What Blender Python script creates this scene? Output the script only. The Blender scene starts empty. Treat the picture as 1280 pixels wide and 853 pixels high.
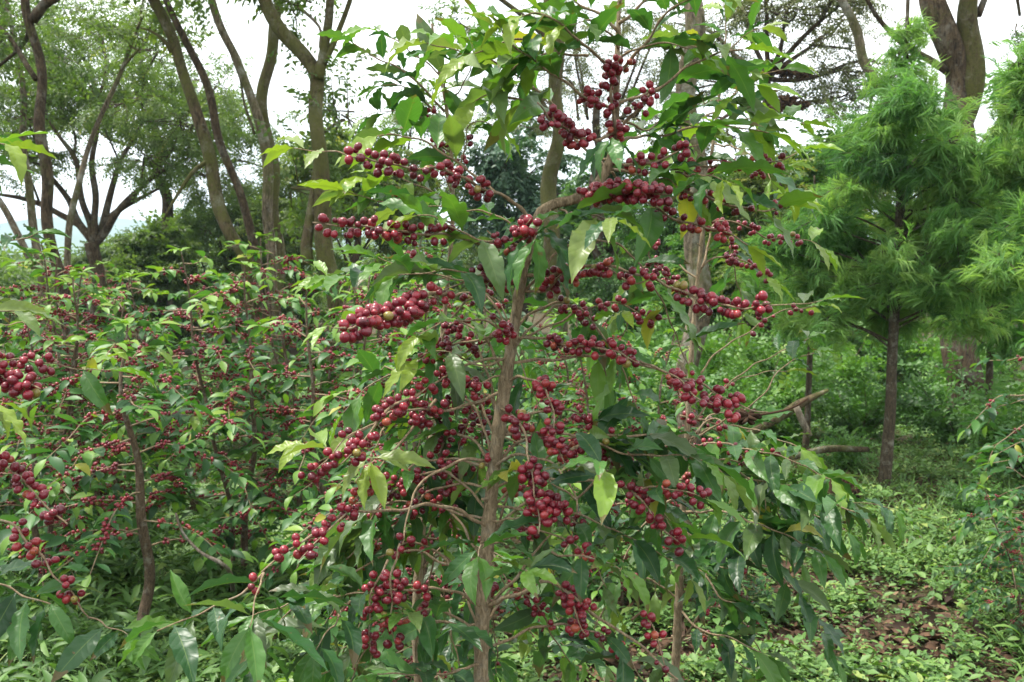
import bpy, math
import numpy as np
from mathutils import Vector

SC = bpy.context.scene
COL = SC.collection
PI = math.pi
R = math.radians

# ------------------------------------------------------------------ camera
F = 1244.0                      # focal length in photo pixels (1280 wide)
HOR = 352.0
PITCH = math.atan((426.5 - HOR) / F)
EYE = np.array([0.0, 0.0, 1.62])
_cp, _sp = math.cos(PITCH), math.sin(PITCH)


def P(px, py, d):
    """world point seen at photo pixel (px, py), d metres ahead of the camera"""
    x = (px - 640) / F
    y = (426.5 - py) / F
    v = np.array([x, _cp + y * _sp, -_sp + y * _cp])
    return EYE + v * (d / v[1])


def G(px, py):
    """ground point at a photo pixel"""
    x = (px - 640) / F
    y = (426.5 - py) / F
    v = np.array([x, _cp + y * _sp, -_sp + y * _cp])
    return EYE + v * (-EYE[2] / v[2])


cam_d = bpy.data.cameras.new("camera")
cam = bpy.data.objects.new("camera", cam_d)
COL.objects.link(cam)
cam_d.sensor_width = 36.0
cam_d.lens = 36.0 * F / 1280.0
cam.location = EYE.tolist()
cam.rotation_euler = (PI / 2 - PITCH, 0, 0)
cam_d.clip_start = 0.05
cam_d.clip_end = 20000
cam_d.dof.use_dof = True
cam_d.dof.focus_distance = 1.75
cam_d.dof.aperture_fstop = 13.0
SC.camera = cam

# ------------------------------------------------------------------ vector helpers


def nrm(a):
    a = np.asarray(a, float)
    return a / np.maximum(np.linalg.norm(a, axis=-1, keepdims=True), 1e-9)


def frames(d, n):
    """rotation matrices (N,3,3), columns x = d, z close to n"""
    d = nrm(d)
    y = nrm(np.cross(n, d))
    z = np.cross(d, y)
    return np.stack([d, y, z], axis=-1)


def smooth(pts, step=0.02):
    """Catmull-Rom through pts, resampled evenly"""
    p = np.asarray(pts, float)
    if len(p) < 3:
        n = max(2, int(np.linalg.norm(p[-1] - p[0]) / step) + 1)
        return p[0] + (p[-1] - p[0]) * np.linspace(0, 1, n)[:, None]
    e = np.vstack([2 * p[0] - p[1], p, 2 * p[-1] - p[-2]])
    out = []
    t = np.linspace(0, 1, 12, endpoint=False)[:, None]
    for i in range(1, len(e) - 2):
        a, b, c, q = e[i - 1], e[i], e[i + 1], e[i + 2]
        out.append(0.5 * (2 * b + (c - a) * t + (2 * a - 5 * b + 4 * c - q) * t ** 2 + (3 * b - a - 3 * c + q) * t ** 3))
    o = np.vstack(out + [p[-1:]])
    s = np.concatenate([[0], np.cumsum(np.linalg.norm(np.diff(o, axis=0), axis=1))])
    n = max(3, int(s[-1] / step) + 1)
    q = np.linspace(0, s[-1], n)
    return np.stack([np.interp(q, s, o[:, k]) for k in range(3)], axis=1)


def arc(p):
    return np.concatenate([[0], np.cumsum(np.linalg.norm(np.diff(p, axis=0), axis=1))])


def at_arc(p, s, q):
    return np.stack([np.interp(q, s, p[:, k]) for k in range(3)], axis=-1)


def vnoise(x, y, seed=0):
    """cheap value noise 0..1"""
    def h(i, j):
        n = np.sin(i * 127.1 + j * 311.7 + seed * 74.7) * 43758.5453
        return n - np.floor(n)
    xi, yi = np.floor(x), np.floor(y)
    xf, yf = x - xi, y - yi
    u, v = xf * xf * (3 - 2 * xf), yf * yf * (3 - 2 * yf)
    return (h(xi, yi) * (1 - u) + h(xi + 1, yi) * u) * (1 - v) + (h(xi, yi + 1) * (1 - u) + h(xi + 1, yi + 1) * u) * v


# ------------------------------------------------------------------ mesh builder


class MB:
    def __init__(self):
        self.v, self.f, self.uv, self.r, self.n = [], [], [], [], 0

    def add(self, v, faces, uv=None, r=0.5, mi=0):
        v = np.asarray(v, float).reshape(-1, 3)
        k = len(v)
        for fa in faces:
            fa = np.asarray(fa, np.int64)
            if len(fa):
                m = np.full(len(fa), mi) if np.isscalar(mi) else np.asarray(mi)
                self.f.append((fa + self.n, m))
        self.v.append(v)
        self.uv.append(np.zeros((k, 2)) if uv is None else np.asarray(uv, float))
        self.r.append(np.full(k, r, float) if np.isscalar(r) else np.asarray(r, float))
        self.n += k

    def inst(self, T, M, pos, r, mi=0):
        """T = (verts, [faces...], uv); M (N,3,3); pos (N,3); r (N)"""
        tv, tf, tuv = T[:3]
        N = len(pos)
        if N == 0:
            return
        k = len(tv)
        v = np.einsum('nij,kj->nki', M, tv) + pos[:, None, :]
        off = (np.arange(N) * k)[:, None, None]
        fs, ms = [], []
        tmi = T[3] if len(T) > 3 else [np.full(len(f), mi) for f in tf]
        for f, m in zip(tf, tmi):
            f = np.asarray(f, np.int64)
            if len(f):
                fa = (f[None] + off).reshape(-1, f.shape[1]) + self.n
                self.f.append((fa, np.tile(m, N)))
        self.v.append(v.reshape(-1, 3))
        self.uv.append(np.tile(tuv, (N, 1)))
        self.r.append(np.repeat(np.asarray(r, float), k))
        self.n += N * k

    def tube(self, pts, rad, sides=7, r=0.5, mi=0, cap=True, wob=0.0, rng=None):
        p = np.asarray(pts, float)
        n = len(p)
        rad = np.broadcast_to(np.asarray(rad, float), (n,)) if np.ndim(rad) < 1 or len(np.atleast_1d(rad)) == n else np.interp(np.linspace(0, 1, n), np.linspace(0, 1, len(rad)), rad)
        t = nrm(np.gradient(p, axis=0))
        ref = np.array([0.31, 0.95, 0.02]) if abs(t[0][2]) > 0.8 else np.array([0.1, 0.05, 1.0])
        a = nrm(np.cross(t[0], ref))
        A = np.zeros((n, 3))
        for i in range(n):
            a = nrm(a - t[i] * np.dot(a, t[i]))
            A[i] = a
        B = np.cross(t, A)
        th = np.linspace(0, 2 * PI, sides, endpoint=False)
        rr = rad[:, None] * np.ones((n, sides))
        if wob and rng is not None:
            ph = rng.uniform(0, 6.28, 4)
            sl = arc(p)[:, None]
            rr = rr * (1 + wob * (np.sin(th * 2 + ph[0] + sl * 3.1) * .5 + np.sin(th * 3 + ph[1] - sl * 5.3) * .4 + np.sin(sl * 9 + ph[2] + th) * .35))
        v = p[:, None, :] + rr[..., None] * (np.cos(th)[None, :, None] * A[:, None, :] + np.sin(th)[None, :, None] * B[:, None, :])
        v = v.reshape(-1, 3)
        i = np.arange(n - 1)[:, None]
        j = np.arange(sides)[None, :]
        j2 = (j + 1) % sides
        q = np.stack([i * sides + j, i * sides + j2, (i + 1) * sides + j2, (i + 1) * sides + j], axis=-1).reshape(-1, 4)
        sl = arc(p)
        uv = np.stack([np.repeat(sl, sides), np.tile(th / 6.2832, n)], axis=1)
        fs = [q]
        if cap:
            v = np.vstack([v, p[:1] - t[0] * rad[0] * .2, p[-1:] + t[-1] * rad[-1] * 0.5])
            uv = np.vstack([uv, uv[:1], uv[-1:]])
            jj = np.arange(sides)
            fs.append(np.stack([np.full(sides, n * sides), (jj + 1) % sides, jj], axis=1))
            fs.append(np.stack([np.full(sides, n * sides + 1), (n - 1) * sides + jj, (n - 1) * sides + (jj + 1) % sides], axis=1))
        self.add(v, fs, uv, r, mi)

    def build(self, name, mats, parent=None, origin=None, smooth_shade=True):
        if self.n == 0:
            return None
        me = bpy.data.meshes.new(name)
        v = np.vstack(self.v)
        if origin is not None:
            v = v - np.asarray(origin, float)
        loops = np.concatenate([f.reshape(-1) for f, _ in self.f])
        sizes = np.concatenate([np.full(len(f), f.shape[1]) for f, _ in self.f])
        mi = np.concatenate([m for _, m in self.f])
        me.vertices.add(len(v))
        me.vertices.foreach_set("co", v.astype(np.float32).reshape(-1))
        me.loops.add(len(loops))
        me.loops.foreach_set("vertex_index", loops.astype(np.int32))
        me.polygons.add(len(sizes))
        starts = np.concatenate([[0], np.cumsum(sizes)[:-1]])
        me.polygons.foreach_set("loop_start", starts.astype(np.int32))
        me.polygons.foreach_set("loop_total", sizes.astype(np.int32))
        me.polygons.foreach_set("material_index", mi.astype(np.int32))
        me.polygons.foreach_set("use_smooth", np.full(len(sizes), smooth_shade))
        me.update(calc_edges=True)
        uvl = me.uv_layers.new(name="UVMap")
        uv = np.vstack(self.uv)[loops]
        uvl.data.foreach_set("uv", uv.astype(np.float32).reshape(-1))
        at = me.attributes.new("rnd", 'FLOAT', 'POINT')
        at.data.foreach_set("value", np.concatenate(self.r).astype(np.float32))
        for m in (mats if isinstance(mats, (list, tuple)) else [mats]):
            me.materials.append(m)
        o = bpy.data.objects.new(name, me)
        COL.objects.link(o)
        if parent is not None:
            o.parent = parent
        elif origin is not None:
            o.location = Vector(origin)
        return o


def tag(o, label=None, cat=None, group=None, kind=None):
    for k, val in (("label", label), ("category", cat), ("group", group), ("kind", kind)):
        if val:
            o[k] = val
    return o


def thing(name, label, cat, loc, group=None):
    o = bpy.data.objects.new(name, None)
    COL.objects.link(o)
    o.location = Vector([float(c) for c in loc])
    o.empty_display_size = 0.1
    return tag(o, label, cat, group)


def kids(o):
    return [c for c in bpy.data.objects if c.parent is o]


def copy_thing(root, loc, rotz, scale, label, group=None):
    def rec(o, parent):
        c = o.copy()
        COL.objects.link(c)
        if parent is not None:
            c.parent = parent
        for ch in kids(o):
            rec(ch, c)
        return c
    c = rec(root, None)
    c.location = Vector([float(x) for x in loc])
    c.rotation_euler = (0, 0, rotz)
    c.scale = (scale, scale, scale)
    c["label"] = label
    if group:
        c["group"] = group
    return c


# ------------------------------------------------------------------ materials


class NT:
    def __init__(self, name):
        self.m = bpy.data.materials.new(name)
        self.m.use_nodes = True
        self.t = self.m.node_tree
        self.t.nodes.clear()
        self.out = self.n('ShaderNodeOutputMaterial')

    def n(self, typ, **kw):
        nd = self.t.nodes.new(typ)
        for k, v in kw.items():
            setattr(nd, k, v)
        return nd

    def l(self, a, b):
        self.t.links.new(a, b)

    def setv(self, sock, val):
        if hasattr(val, 'is_output') or isinstance(val, bpy.types.NodeSocket):
            self.l(val, sock)
        else:
            sock.default_value = val

    def math(self, op, a, b=0.0, c=0.0, clamp=False):
        nd = self.n('ShaderNodeMath', operation=op, use_clamp=clamp)
        self.setv(nd.inputs[0], a)
        self.setv(nd.inputs[1], b)
        self.setv(nd.inputs[2], c)
        return nd.outputs[0]

    def mix(self, fac, a, b, blend='MIX'):
        nd = self.n('ShaderNodeMix', data_type='RGBA', blend_type=blend)
        self.setv(nd.inputs[0], fac)
        for s, v in ((nd.inputs[6], a), (nd.inputs[7], b)):
            self.setv(s, v if not isinstance(v, tuple) else (*v, 1.0))
        return nd.outputs[2]

    def ramp(self, fac, stops, interp='LINEAR'):
        nd = self.n('ShaderNodeValToRGB')
        nd.color_ramp.interpolation = interp
        el = nd.color_ramp.elements
        while len(el) < len(stops):
            el.new(0.5)
        for e, (p, c) in zip(el, stops):
            e.position = p
            e.color = (*c, 1.0) if isinstance(c, tuple) else (c, c, c, 1.0)
        self.l(fac, nd.inputs[0])
        return nd.outputs[0]

    def noise(self, vec, scale, detail=3.0, rough=0.55, dist=0.0):
        nd = self.n('ShaderNodeTexNoise')
        nd.inputs['Scale'].default_value = scale
        nd.inputs['Detail'].default_value = detail
        nd.inputs['Roughness'].default_value = rough
        nd.inputs['Distortion'].default_value = dist
        if vec is not None:
            self.l(vec, nd.inputs['Vector'])
        return nd.outputs[0]

    def mapping(self, vec, scale):
        nd = self.n('ShaderNodeMapping')
        nd.inputs['Scale'].default_value = scale
        self.l(vec, nd.inputs['Vector'])
        return nd.outputs[0]

    def attr(self, name):
        nd = self.n('ShaderNodeAttribute', attribute_name=name)
        return nd.outputs['Fac']

    def bump(self, h, strength, dist=0.01):
        nd = self.n('ShaderNodeBump')
        nd.inputs['Strength'].default_value = strength
        nd.inputs['Distance'].default_value = dist
        self.l(h, nd.inputs['Height'])
        return nd.outputs[0]


def leaf_material(name, stops, rough=0.36, trans=0.3, veins=9.0, tip=0.0, spec=0.5, backpale=0.35, tcol=(1.25, 1.35, 0.55)):
    t = NT(name)
    r = t.attr("rnd")
    base = t.ramp(r, stops)
    uv = t.n('ShaderNodeUVMap').outputs[0]
    sep = t.n('ShaderNodeSeparateXYZ')
    t.l(uv, sep.inputs[0])
    u, v = sep.outputs[0], sep.outputs[1]
    av = t.math('ABSOLUTE', t.math('SUBTRACT', v, 0.5))
    geo = t.n('ShaderNodeNewGeometry')
    nz = t.noise(geo.outputs['Position'], 22.0, 3.0)
    base = t.mix(t.math('MULTIPLY', nz, 0.55), base, t.mix(0.5, base, (0.02, 0.06, 0.015)))
    nrmsock = None
    if veins:
        mid = t.math('LESS_THAN', av, 0.022)
        base = t.mix(t.math('MULTIPLY', mid, 0.4), base, (0.16, 0.24, 0.06))
        w = t.math('SINE', t.math('MULTIPLY', t.math('SUBTRACT', t.math('MULTIPLY', u, veins), t.math('MULTIPLY', av, veins * 0.30)), 6.2832))
        w2 = t.math('POWER', t.math('ABSOLUTE', w), 0.5)
        nrmsock = t.bump(w2, 0.2, 0.002)
    if tip:
        fr = t.math('FRACT', t.math('MULTIPLY', r, 53.0))
        edge = t.math('ADD', t.math('MULTIPLY', u, 0.8), t.math('MULTIPLY', nz, 0.5))
        m = t.math('MULTIPLY', t.math('GREATER_THAN', fr, 0.72), t.math('GREATER_THAN', edge, 1.02 - tip * 0.1))
        base = t.mix(t.math('MULTIPLY', m, 0.8), base, (0.11, 0.07, 0.025))
        sp = t.noise(geo.outputs['Position'], 160.0, 2.0)
        base = t.mix(t.math('MULTIPLY', t.math('GREATER_THAN', sp, 0.72), 0.5), base, (0.10, 0.11, 0.03))
    if tip:
        bl = t.noise(geo.outputs['Position'], 75.0, 2.0, .5)
        base = t.mix(t.math('MULTIPLY', t.math('GREATER_THAN', bl, .735), .75), base, (0.13, 0.085, 0.03))
        fr2 = t.math('FRACT', t.math('MULTIPLY', r, 171.0))
        base = t.mix(t.math('MULTIPLY', t.math('GREATER_THAN', fr2, .8), .35), base, (0.16, 0.17, 0.09))
    col = t.mix(t.math('MULTIPLY', geo.outputs['Backfacing'], backpale), base, (0.13, 0.19, 0.09))
    pb = t.n('ShaderNodeBsdfPrincipled')
    t.l(col, pb.inputs['Base Color'])
    t.l(t.math('ADD', t.math('MULTIPLY', geo.outputs['Backfacing'], 0.25), t.math('ADD', rough, t.math('MULTIPLY', nz, 0.12))), pb.inputs['Roughness'])
    pb.inputs['Specular IOR Level'].default_value = spec
    if nrmsock:
        t.l(nrmsock, pb.inputs['Normal'])
    tr = t.n('ShaderNodeBsdfTranslucent')
    t.l(t.mix(1.0, base, tuple(tcol), 'MULTIPLY'), tr.inputs['Color'])
    ms = t.n('ShaderNodeMixShader')
    ms.inputs[0].default_value = trans
    t.l(pb.outputs[0], ms.inputs[1])
    t.l(tr.outputs[0], ms.inputs[2])
    t.l(ms.outputs[0], t.out.inputs[0])
    return t.m


def bark_material(name, dark, light, moss=0.0, mosscol=(0.075, 0.085, 0.018), scale=1.0, bump=0.8, lichen=0.15):
    t = NT(name)
    co = t.n('ShaderNodeTexCoord').outputs['Object']
    m1 = t.mapping(co, (16 * scale, 16 * scale, 4.5 * scale))
    n1 = t.noise(m1, 1.7, 8.0, 0.72, 0.9)
    n2 = t.noise(co, 5.0 * scale, 5.0, 0.7)
    n3 = t.noise(co, 42 * scale, 4.0, 0.7)
    c = t.mix(t.ramp(n1, [(0.38, 0.0), (0.62, 1.0)]), dark, light)
    c = t.mix(t.math('MULTIPLY', t.ramp(n2, [(0.52, 0.0), (0.66, 1.0)]), lichen * 3), c, (0.36, 0.36, 0.30))
    c = t.mix(t.math('MULTIPLY', n3, 0.4), c, dark)
    if moss:
        n4 = t.noise(co, 1.3 * scale, 5.0, 0.7)
        lo = 0.72 - moss * 0.42
        mk = t.ramp(t.math('ADD', t.math('MULTIPLY', n4, 0.75), t.math('MULTIPLY', n3, 0.25)), [(lo, 0.0), (lo + 0.12, 1.0)])
        mc = t.mix(n3, tuple(x * 0.5 for x in mosscol), tuple(x * 1.4 for x in mosscol))
        c = t.mix(t.math('MULTIPLY', mk, 0.9), c, mc)
    pb = t.n('ShaderNodeBsdfPrincipled')
    t.l(c, pb.inputs['Base Color'])
    pb.inputs['Roughness'].default_value = 0.9
    pb.inputs['Specular IOR Level'].default_value = 0.2
    h = t.math('ADD', t.math('MULTIPLY', n1, 1.0), t.math('MULTIPLY', n3, 0.5))
    t.l(t.bump(h, bump, 0.03 / scale), pb.inputs['Normal'])
    t.l(pb.outputs[0], t.out.inputs[0])
    return t.m


def plain(name, stops, rough=0.6, spec=0.4, nscale=0.0):
    t = NT(name)
    c = t.ramp(t.attr("rnd"), stops)
    if nscale:
        co = t.n('ShaderNodeTexCoord').outputs['Object']
        nz = t.noise(co, nscale, 4.0, 0.65)
        c = t.mix(t.math('MULTIPLY', nz, 0.75), c, t.mix(1.0, c, (0.35, 0.35, 0.35), 'MULTIPLY'))
    pb = t.n('ShaderNodeBsdfPrincipled')
    t.l(c, pb.inputs['Base Color'])
    pb.inputs['Roughness'].default_value = rough
    pb.inputs['Specular IOR Level'].default_value = spec
    t.l(pb.outputs[0], t.out.inputs[0])
    return t.m


COFFEE = [(0.0, (0.017, 0.058, 0.02)), (0.35, (0.030, 0.098, 0.026)), (0.58, (0.060, 0.165, 0.028)), (0.8, (0.13, 0.25, 0.028)), (0.95, (0.21, 0.30, 0.032)), (1.0, (0.34, 0.29, 0.035))]
M_LEAF = leaf_material("coffee_leaf", COFFEE, rough=0.34, trans=0.36, veins=4.5, tip=1.0, spec=0.42)
M_LEAF_FAR = leaf_material("coffee_leaf_far", COFFEE, rough=0.42, trans=0.34, veins=0, spec=0.4)
M_SHADE = leaf_material("shade_tree_leaf", [(0.0, (0.045, 0.085, 0.022)), (0.5, (0.095, 0.155, 0.036)), (0.85, (0.16, 0.22, 0.05)), (1.0, (0.24, 0.22, 0.06))], rough=0.5, trans=0.5, veins=0)
M_ACACIA = leaf_material("acacia_leaf", [(0.0, (0.065, 0.08, 0.04)), (0.6, (0.12, 0.14, 0.068)), (1.0, (0.18, 0.175, 0.08))], rough=0.6, trans=0.25, veins=0, spec=0.3)
M_FEATHER = leaf_material("feathery_leaf", [(0.0, (0.05, 0.13, 0.05)), (0.4, (0.10, 0.245, 0.066)), (0.75, (0.18, 0.36, 0.10)), (1.0, (0.28, 0.44, 0.12))], rough=0.5, trans=0.55, veins=0, spec=0.3, tcol=(1.15, 1.22, .6))
M_DARKTREE = leaf_material("dark_leaf", [(0.0, (0.035, 0.085, 0.05)), (0.6, (0.062, 0.14, 0.075)), (1.0, (0.12, 0.21, 0.095))], rough=0.5, trans=0.25, veins=0)
M_SHRUB = leaf_material("shrub_leaf", [(0.0, (0.035, 0.10, 0.02)), (0.5, (0.08, 0.20, 0.03)), (0.85, (0.15, 0.29, 0.04)), (1.0, (0.24, 0.33, 0.05))], rough=0.45, trans=0.36, veins=0)
M_HERB = leaf_material("herb_leaf", [(0.0, (0.035, 0.09, 0.02)), (0.5, (0.085, 0.18, 0.035)), (0.85, (0.155, 0.27, 0.055)), (1.0, (0.26, 0.33, 0.08))], rough=0.5, trans=0.3, veins=0)
M_LITTER = plain("leaf_litter", [(0.0, (0.025, 0.016, 0.011)), (0.4, (0.065, 0.038, 0.023)), (0.75, (0.12, 0.066, 0.038)), (0.9, (0.18, 0.12, 0.07)), (1.0, (0.27, 0.22, 0.15))], rough=0.8, spec=0.2)
M_STEM = bark_material("coffee_stem", (0.11, 0.082, 0.048), (0.37, 0.285, 0.18), scale=6.0, bump=0.7, lichen=0.1)
M_BRANCH = bark_material("coffee_branch", (0.12, 0.082, 0.048), (0.33, 0.25, 0.155), scale=9.0, bump=0.4, lichen=0.12)
M_TWIGG = plain("green_twig", [(0.0, (0.10, 0.07, 0.04)), (0.5, (0.15, 0.14, 0.05)), (1.0, (0.13, 0.22, 0.05))], rough=0.6)
M_STEMFAR = bark_material("bush_stem", (0.05, 0.034, 0.022), (0.17, 0.12, 0.075), moss=0.25, scale=4.0)
M_BARK_MOSS = bark_material("mossy_bark", (0.022, 0.016, 0.009), (0.13, 0.095, 0.055), moss=0.7, lichen=0.2, mosscol=(0.075, 0.078, 0.02))
M_BARK_DARK = bark_material("dark_bark", (0.02, 0.0145, 0.009), (0.11, 0.078, 0.045), moss=0.42, lichen=0.10)
M_BARK_GREY = bark_material("grey_bark", (0.04, 0.031, 0.020), (0.25, 0.20, 0.135), moss=0.55, lichen=0.25)
M_BARK_THIN = bark_material("thin_bark", (0.028, 0.022, 0.014), (0.11, 0.083, 0.053), moss=0.12, scale=3.0)
M_DEAD = bark_material("dead_wood", (0.07, 0.055, 0.04), (0.26, 0.21, 0.155), moss=0.2, scale=3.0)
M_EPI = plain("dry_epiphyte", [(0.0, (0.03, 0.018, 0.012)), (0.6, (0.075, 0.045, 0.028)), (1.0, (0.14, 0.09, 0.05))], rough=0.95, spec=0.1)
M_MOSSHANG = plain("hanging_moss", [(0.0, (0.05, 0.055, 0.018)), (1.0, (0.14, 0.135, 0.045))], rough=0.95, spec=0.1)


def cherry_material():
    t = NT("coffee_cherry_skin")
    r = t.attr("rnd")
    c = t.ramp(r, [(0.0, (0.06, 0.005, 0.011)), (0.45, (0.135, 0.008, 0.018)), (0.8, (0.22, 0.013, 0.024)), (0.93, (0.25, 0.03, 0.028)), (0.97, (0.30, 0.11, 0.03)), (1.0, (0.14, 0.19, 0.04))])
    geo = t.n('ShaderNodeNewGeometry')
    nz = t.noise(geo.outputs['Position'], 130.0, 3.0)
    c = t.mix(t.ramp(nz, [(0.45, 0.0), (0.75, 0.55)]), c, (0.19, 0.024, 0.034))
    pb = t.n('ShaderNodeBsdfPrincipled')
    t.l(c, pb.inputs['Base Color'])
    t.l(t.math('ADD', 0.17, t.math('MULTIPLY', nz, 0.25)), pb.inputs['Roughness'])
    pb.inputs['Specular IOR Level'].default_value = 0.45
    t.l(pb.outputs[0], t.out.inputs[0])
    return t.m


M_CHERRY = cherry_material()
M_CALYX = plain("cherry_calyx", [(0.0, (0.03, 0.018, 0.01)), (1.0, (0.06, 0.035, 0.02))], rough=0.8)

# ------------------------------------------------------------------ templates


def leaf_template(nu, nv, w=0.40, droop=0.35, fold=0.25, ripple=0.012, twist=0.0, side=0.0, phase=0.0, shape=(0.85, 0.95)):
    """unit-length leaf along +x, top side +z, with a short petiole"""
    us = np.linspace(0, 1, nu)
    vs = np.linspace(-1, 1, nv)
    V, UV = [], []
    for u in us:
        x0 = u
        uu = np.clip((u - 0.05) / 0.95, 0, 1)
        wid = 0.5 * w * (math.sin(PI * uu ** shape[0]) ** shape[1]) * (1 - 0.25 * uu ** 3)
        if u > 0.86:
            wid *= 1 - 0.35 * (u - 0.86) / 0.14
        wid = max(wid, 0.008 if u < 0.5 else 0.002)
        ang = droop * u * 1.6
        # arc droop
        cx = u if droop == 0 else math.sin(ang) / (droop * 1.6)
        cz = 0 if droop == 0 else -(1 - math.cos(ang)) / (droop * 1.6)
        cy = side * u * u
        tw = twist * u
        for v in vs:
            h = abs(v) * wid * fold + ripple * math.sin(u * 26 + phase + (1.3 if v > 0 else 0)) * abs(v) * (wid / (0.5 * w))
            yy = v * wid
            y = yy * math.cos(tw) - h * math.sin(tw)
            z = yy * math.sin(tw) + h * math.cos(tw)
            V.append((cx + z * math.sin(ang), cy + y, cz + z * math.cos(ang)))
            UV.append((u, (v + 1) / 2))
    i = np.arange(nu - 1)[:, None]
    j = np.arange(nv - 1)[None, :]
    q = np.stack([i * nv + j, (i + 1) * nv + j, (i + 1) * nv + j + 1, i * nv + j + 1], axis=-1).reshape(-1, 4)
    return (np.array(V), [q], np.array(UV))


LEAVES = [leaf_template(15, 7, w=.30, droop=d, fold=f, ripple=rp * 1.5, twist=tw, side=s, phase=ph) for d, f, rp, tw, s, ph in
          ((.28, .35, .016, .15, .05, 0), (.45, .25, .024, -.35, -.07, 1.5), (.14, .48, .014, .4, .02, 3), (.58, .32, .022, .1, .12, 4), (.35, .15, .03, -.5, -.05, 5.2), (.75, .4, .018, .3, .04, 2.2), (.5, .6, .02, .7, -.1, 1), (.4, .3, .034, -.1, .1, 2.7), (.32, .5, .028, .2, -.14, 3.6), (.9, .25, .02, -.3, .08, .7))]
LEAVES_LO = [leaf_template(6, 3, w=.42, droop=d, fold=f, ripple=0, twist=tw, side=s) for d, f, tw, s in
             ((.3, .3, .15, .05), (.6, .25, -.25, -.07), (.15, .4, .3, .02), (.8, .3, .1, .08))]
LEAF_TINY = [leaf_template(4, 3, w=.5, droop=d, fold=.3, ripple=0) for d in (.2, .6)]
LANCE = [leaf_template(6, 3, w=.22, droop=d, fold=.4, ripple=0, side=s) for d, s in ((.5, .05), (.9, -.05))]
DEADLEAF = [leaf_template(5, 3, w=.5, droop=d, fold=f, ripple=0, twist=tw) for d, f, tw in ((.5, .5, .3), (-.3, .6, -.4), (.9, -.3, .2))]


def sphere_template(nl, nr, stretch=1.12):
    V, UV = [(0, 0, -1 * stretch)], [(0, 0)]
    for i in range(1, nl):
        a = -PI / 2 + PI * i / nl
        for j in range(nr):
            b = 2 * PI * j / nr
            V.append((math.cos(a) * math.cos(b), math.cos(a) * math.sin(b), math.sin(a) * stretch))
            UV.append((j / nr, i / nl))
    # calyx disc: last ring small and pole sunk
    n0 = 1 + (nl - 1) * nr
    pole = (0, 0, stretch * 0.985)
    V.append(pole)
    UV.append((0, 1))
    q, tr, m = [], [], []
    for j in range(nr):
        tr.append((0, 1 + (j + 1) % nr, 1 + j))
    for i in range(nl - 2):
        for j in range(nr):
            a = 1 + i * nr
            q.append((a + j, a + (j + 1) % nr, a + nr + (j + 1) % nr, a + nr + j))
    return np.array(V), q, tr, nr, n0, UV


def cherry_template(nl, nr):
    V, q, tr, nr, n0, UV = sphere_template(nl, nr)
    V = V.tolist()
    last = 1 + (nl - 2) * nr
    # calyx: small raised dark ring cap
    c0 = len(V)
    for j in range(nr):
        b = 2 * PI * j / nr
        V.append((0.17 * math.cos(b), 0.17 * math.sin(b), 1.10))
        UV.append((0, 1))
    q2 = []
    for j in range(nr):
        q.append((last + j, last + (j + 1) % nr, c0 + (j + 1) % nr, c0 + j))
    V.append((0, 0, 1.075))
    UV.append((0, 1))
    tr2 = [(c0 + j, c0 + (j + 1) % nr, len(V) - 1) for j in range(nr)]
    tf = [np.array(q), np.array(tr), np.array(tr2)]
    return (np.array(V), tf, np.array(UV), [np.zeros(len(q), int), np.zeros(len(tr), int), np.ones(len(tr2), int)])


CH_HI = cherry_template(8, 12)
_v, _q, _t, _nr, _n0, _uv = sphere_template(4, 6)
_l = 1 + 2 * 6
_t2 = [(_l + j, _l + (j + 1) % 6, _n0) for j in range(6)]
CH_LO = (_v, [np.array(_q), np.array(_t + _t2)], np.array(_uv))

# ------------------------------------------------------------------ coffee growth


def cluster_points(rng, n, r, rb):
    """n cherries packed around a node; returns positions and outward directions in the (t, s, u) frame"""
    pts, dirs = [], []
    tries = 0
    while len(pts) < n and tries < 500:
        tries += 1
        grow = 0.8 + 1.6 * (tries / 500) + 0.05 * n
        a = rng.uniform(0, 2 * PI)
        rad = rb + r * rng.uniform(0.85, 0.9 + grow * 0.8)
        p = np.array([rng.normal(0, 0.55 + 0.04 * n) * r * 1.3, math.cos(a) * rad * 1.15, math.sin(a) * rad - 0.15 * r])
        if all(np.linalg.norm(p - k) > 1.72 * r for k in pts):
            pts.append(p)
            dirs.append(nrm(np.array([rng.normal(0, .45), math.cos(a), math.sin(a) - .15]) + rng.normal(0, .2, 3)))
    return np.array(pts), np.array(dirs)


def add_cherries(mb, rng, c, t, n, r, rb, tmpl, tone=0.0):
    s = nrm(np.cross(t, [0, 0, 1.0]))
    u = np.cross(s, t)
    Fm = np.stack([t, s, u], axis=-1)
    p, d = cluster_points(rng, n, r, rb)
    if len(p) == 0:
        return
    p = p @ Fm.T + c
    d = d @ Fm.T
    ref = nrm(rng.normal(0, 1, (len(p), 3)))
    x = nrm(np.cross(ref, d))
    y = np.cross(d, x)
    sz = r * np.where(rng.uniform(size=len(p)) < .1, rng.uniform(.6, .8, len(p)), rng.uniform(.86, 1.12, len(p)))
    M = np.stack([x, y, d], axis=-1) * sz[:, None, None]
    tn = np.clip(rng.normal(0.5 + tone + rng.normal(0, .14), 0.19, len(p)), 0, 0.9)
    odd = rng.uniform(size=len(p))
    tn = np.where(odd > 0.985, 0.99, np.where(odd > 0.955, 0.945, tn))
    mb.inst(tmpl, M, p, tn)


def add_leaves(mb, rng, pos, d, n, size, tone, tmpls):
    pos, d, n = np.atleast_2d(pos), np.atleast_2d(d), np.atleast_2d(n)
    M = frames(d, n) * np.asarray(size)[:, None, None]
    k = rng.integers(0, len(tmpls), len(pos))
    for i, T in enumerate(tmpls):
        w = k == i
        mb.inst(T, M[w], pos[w], np.asarray(tone)[w])


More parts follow.
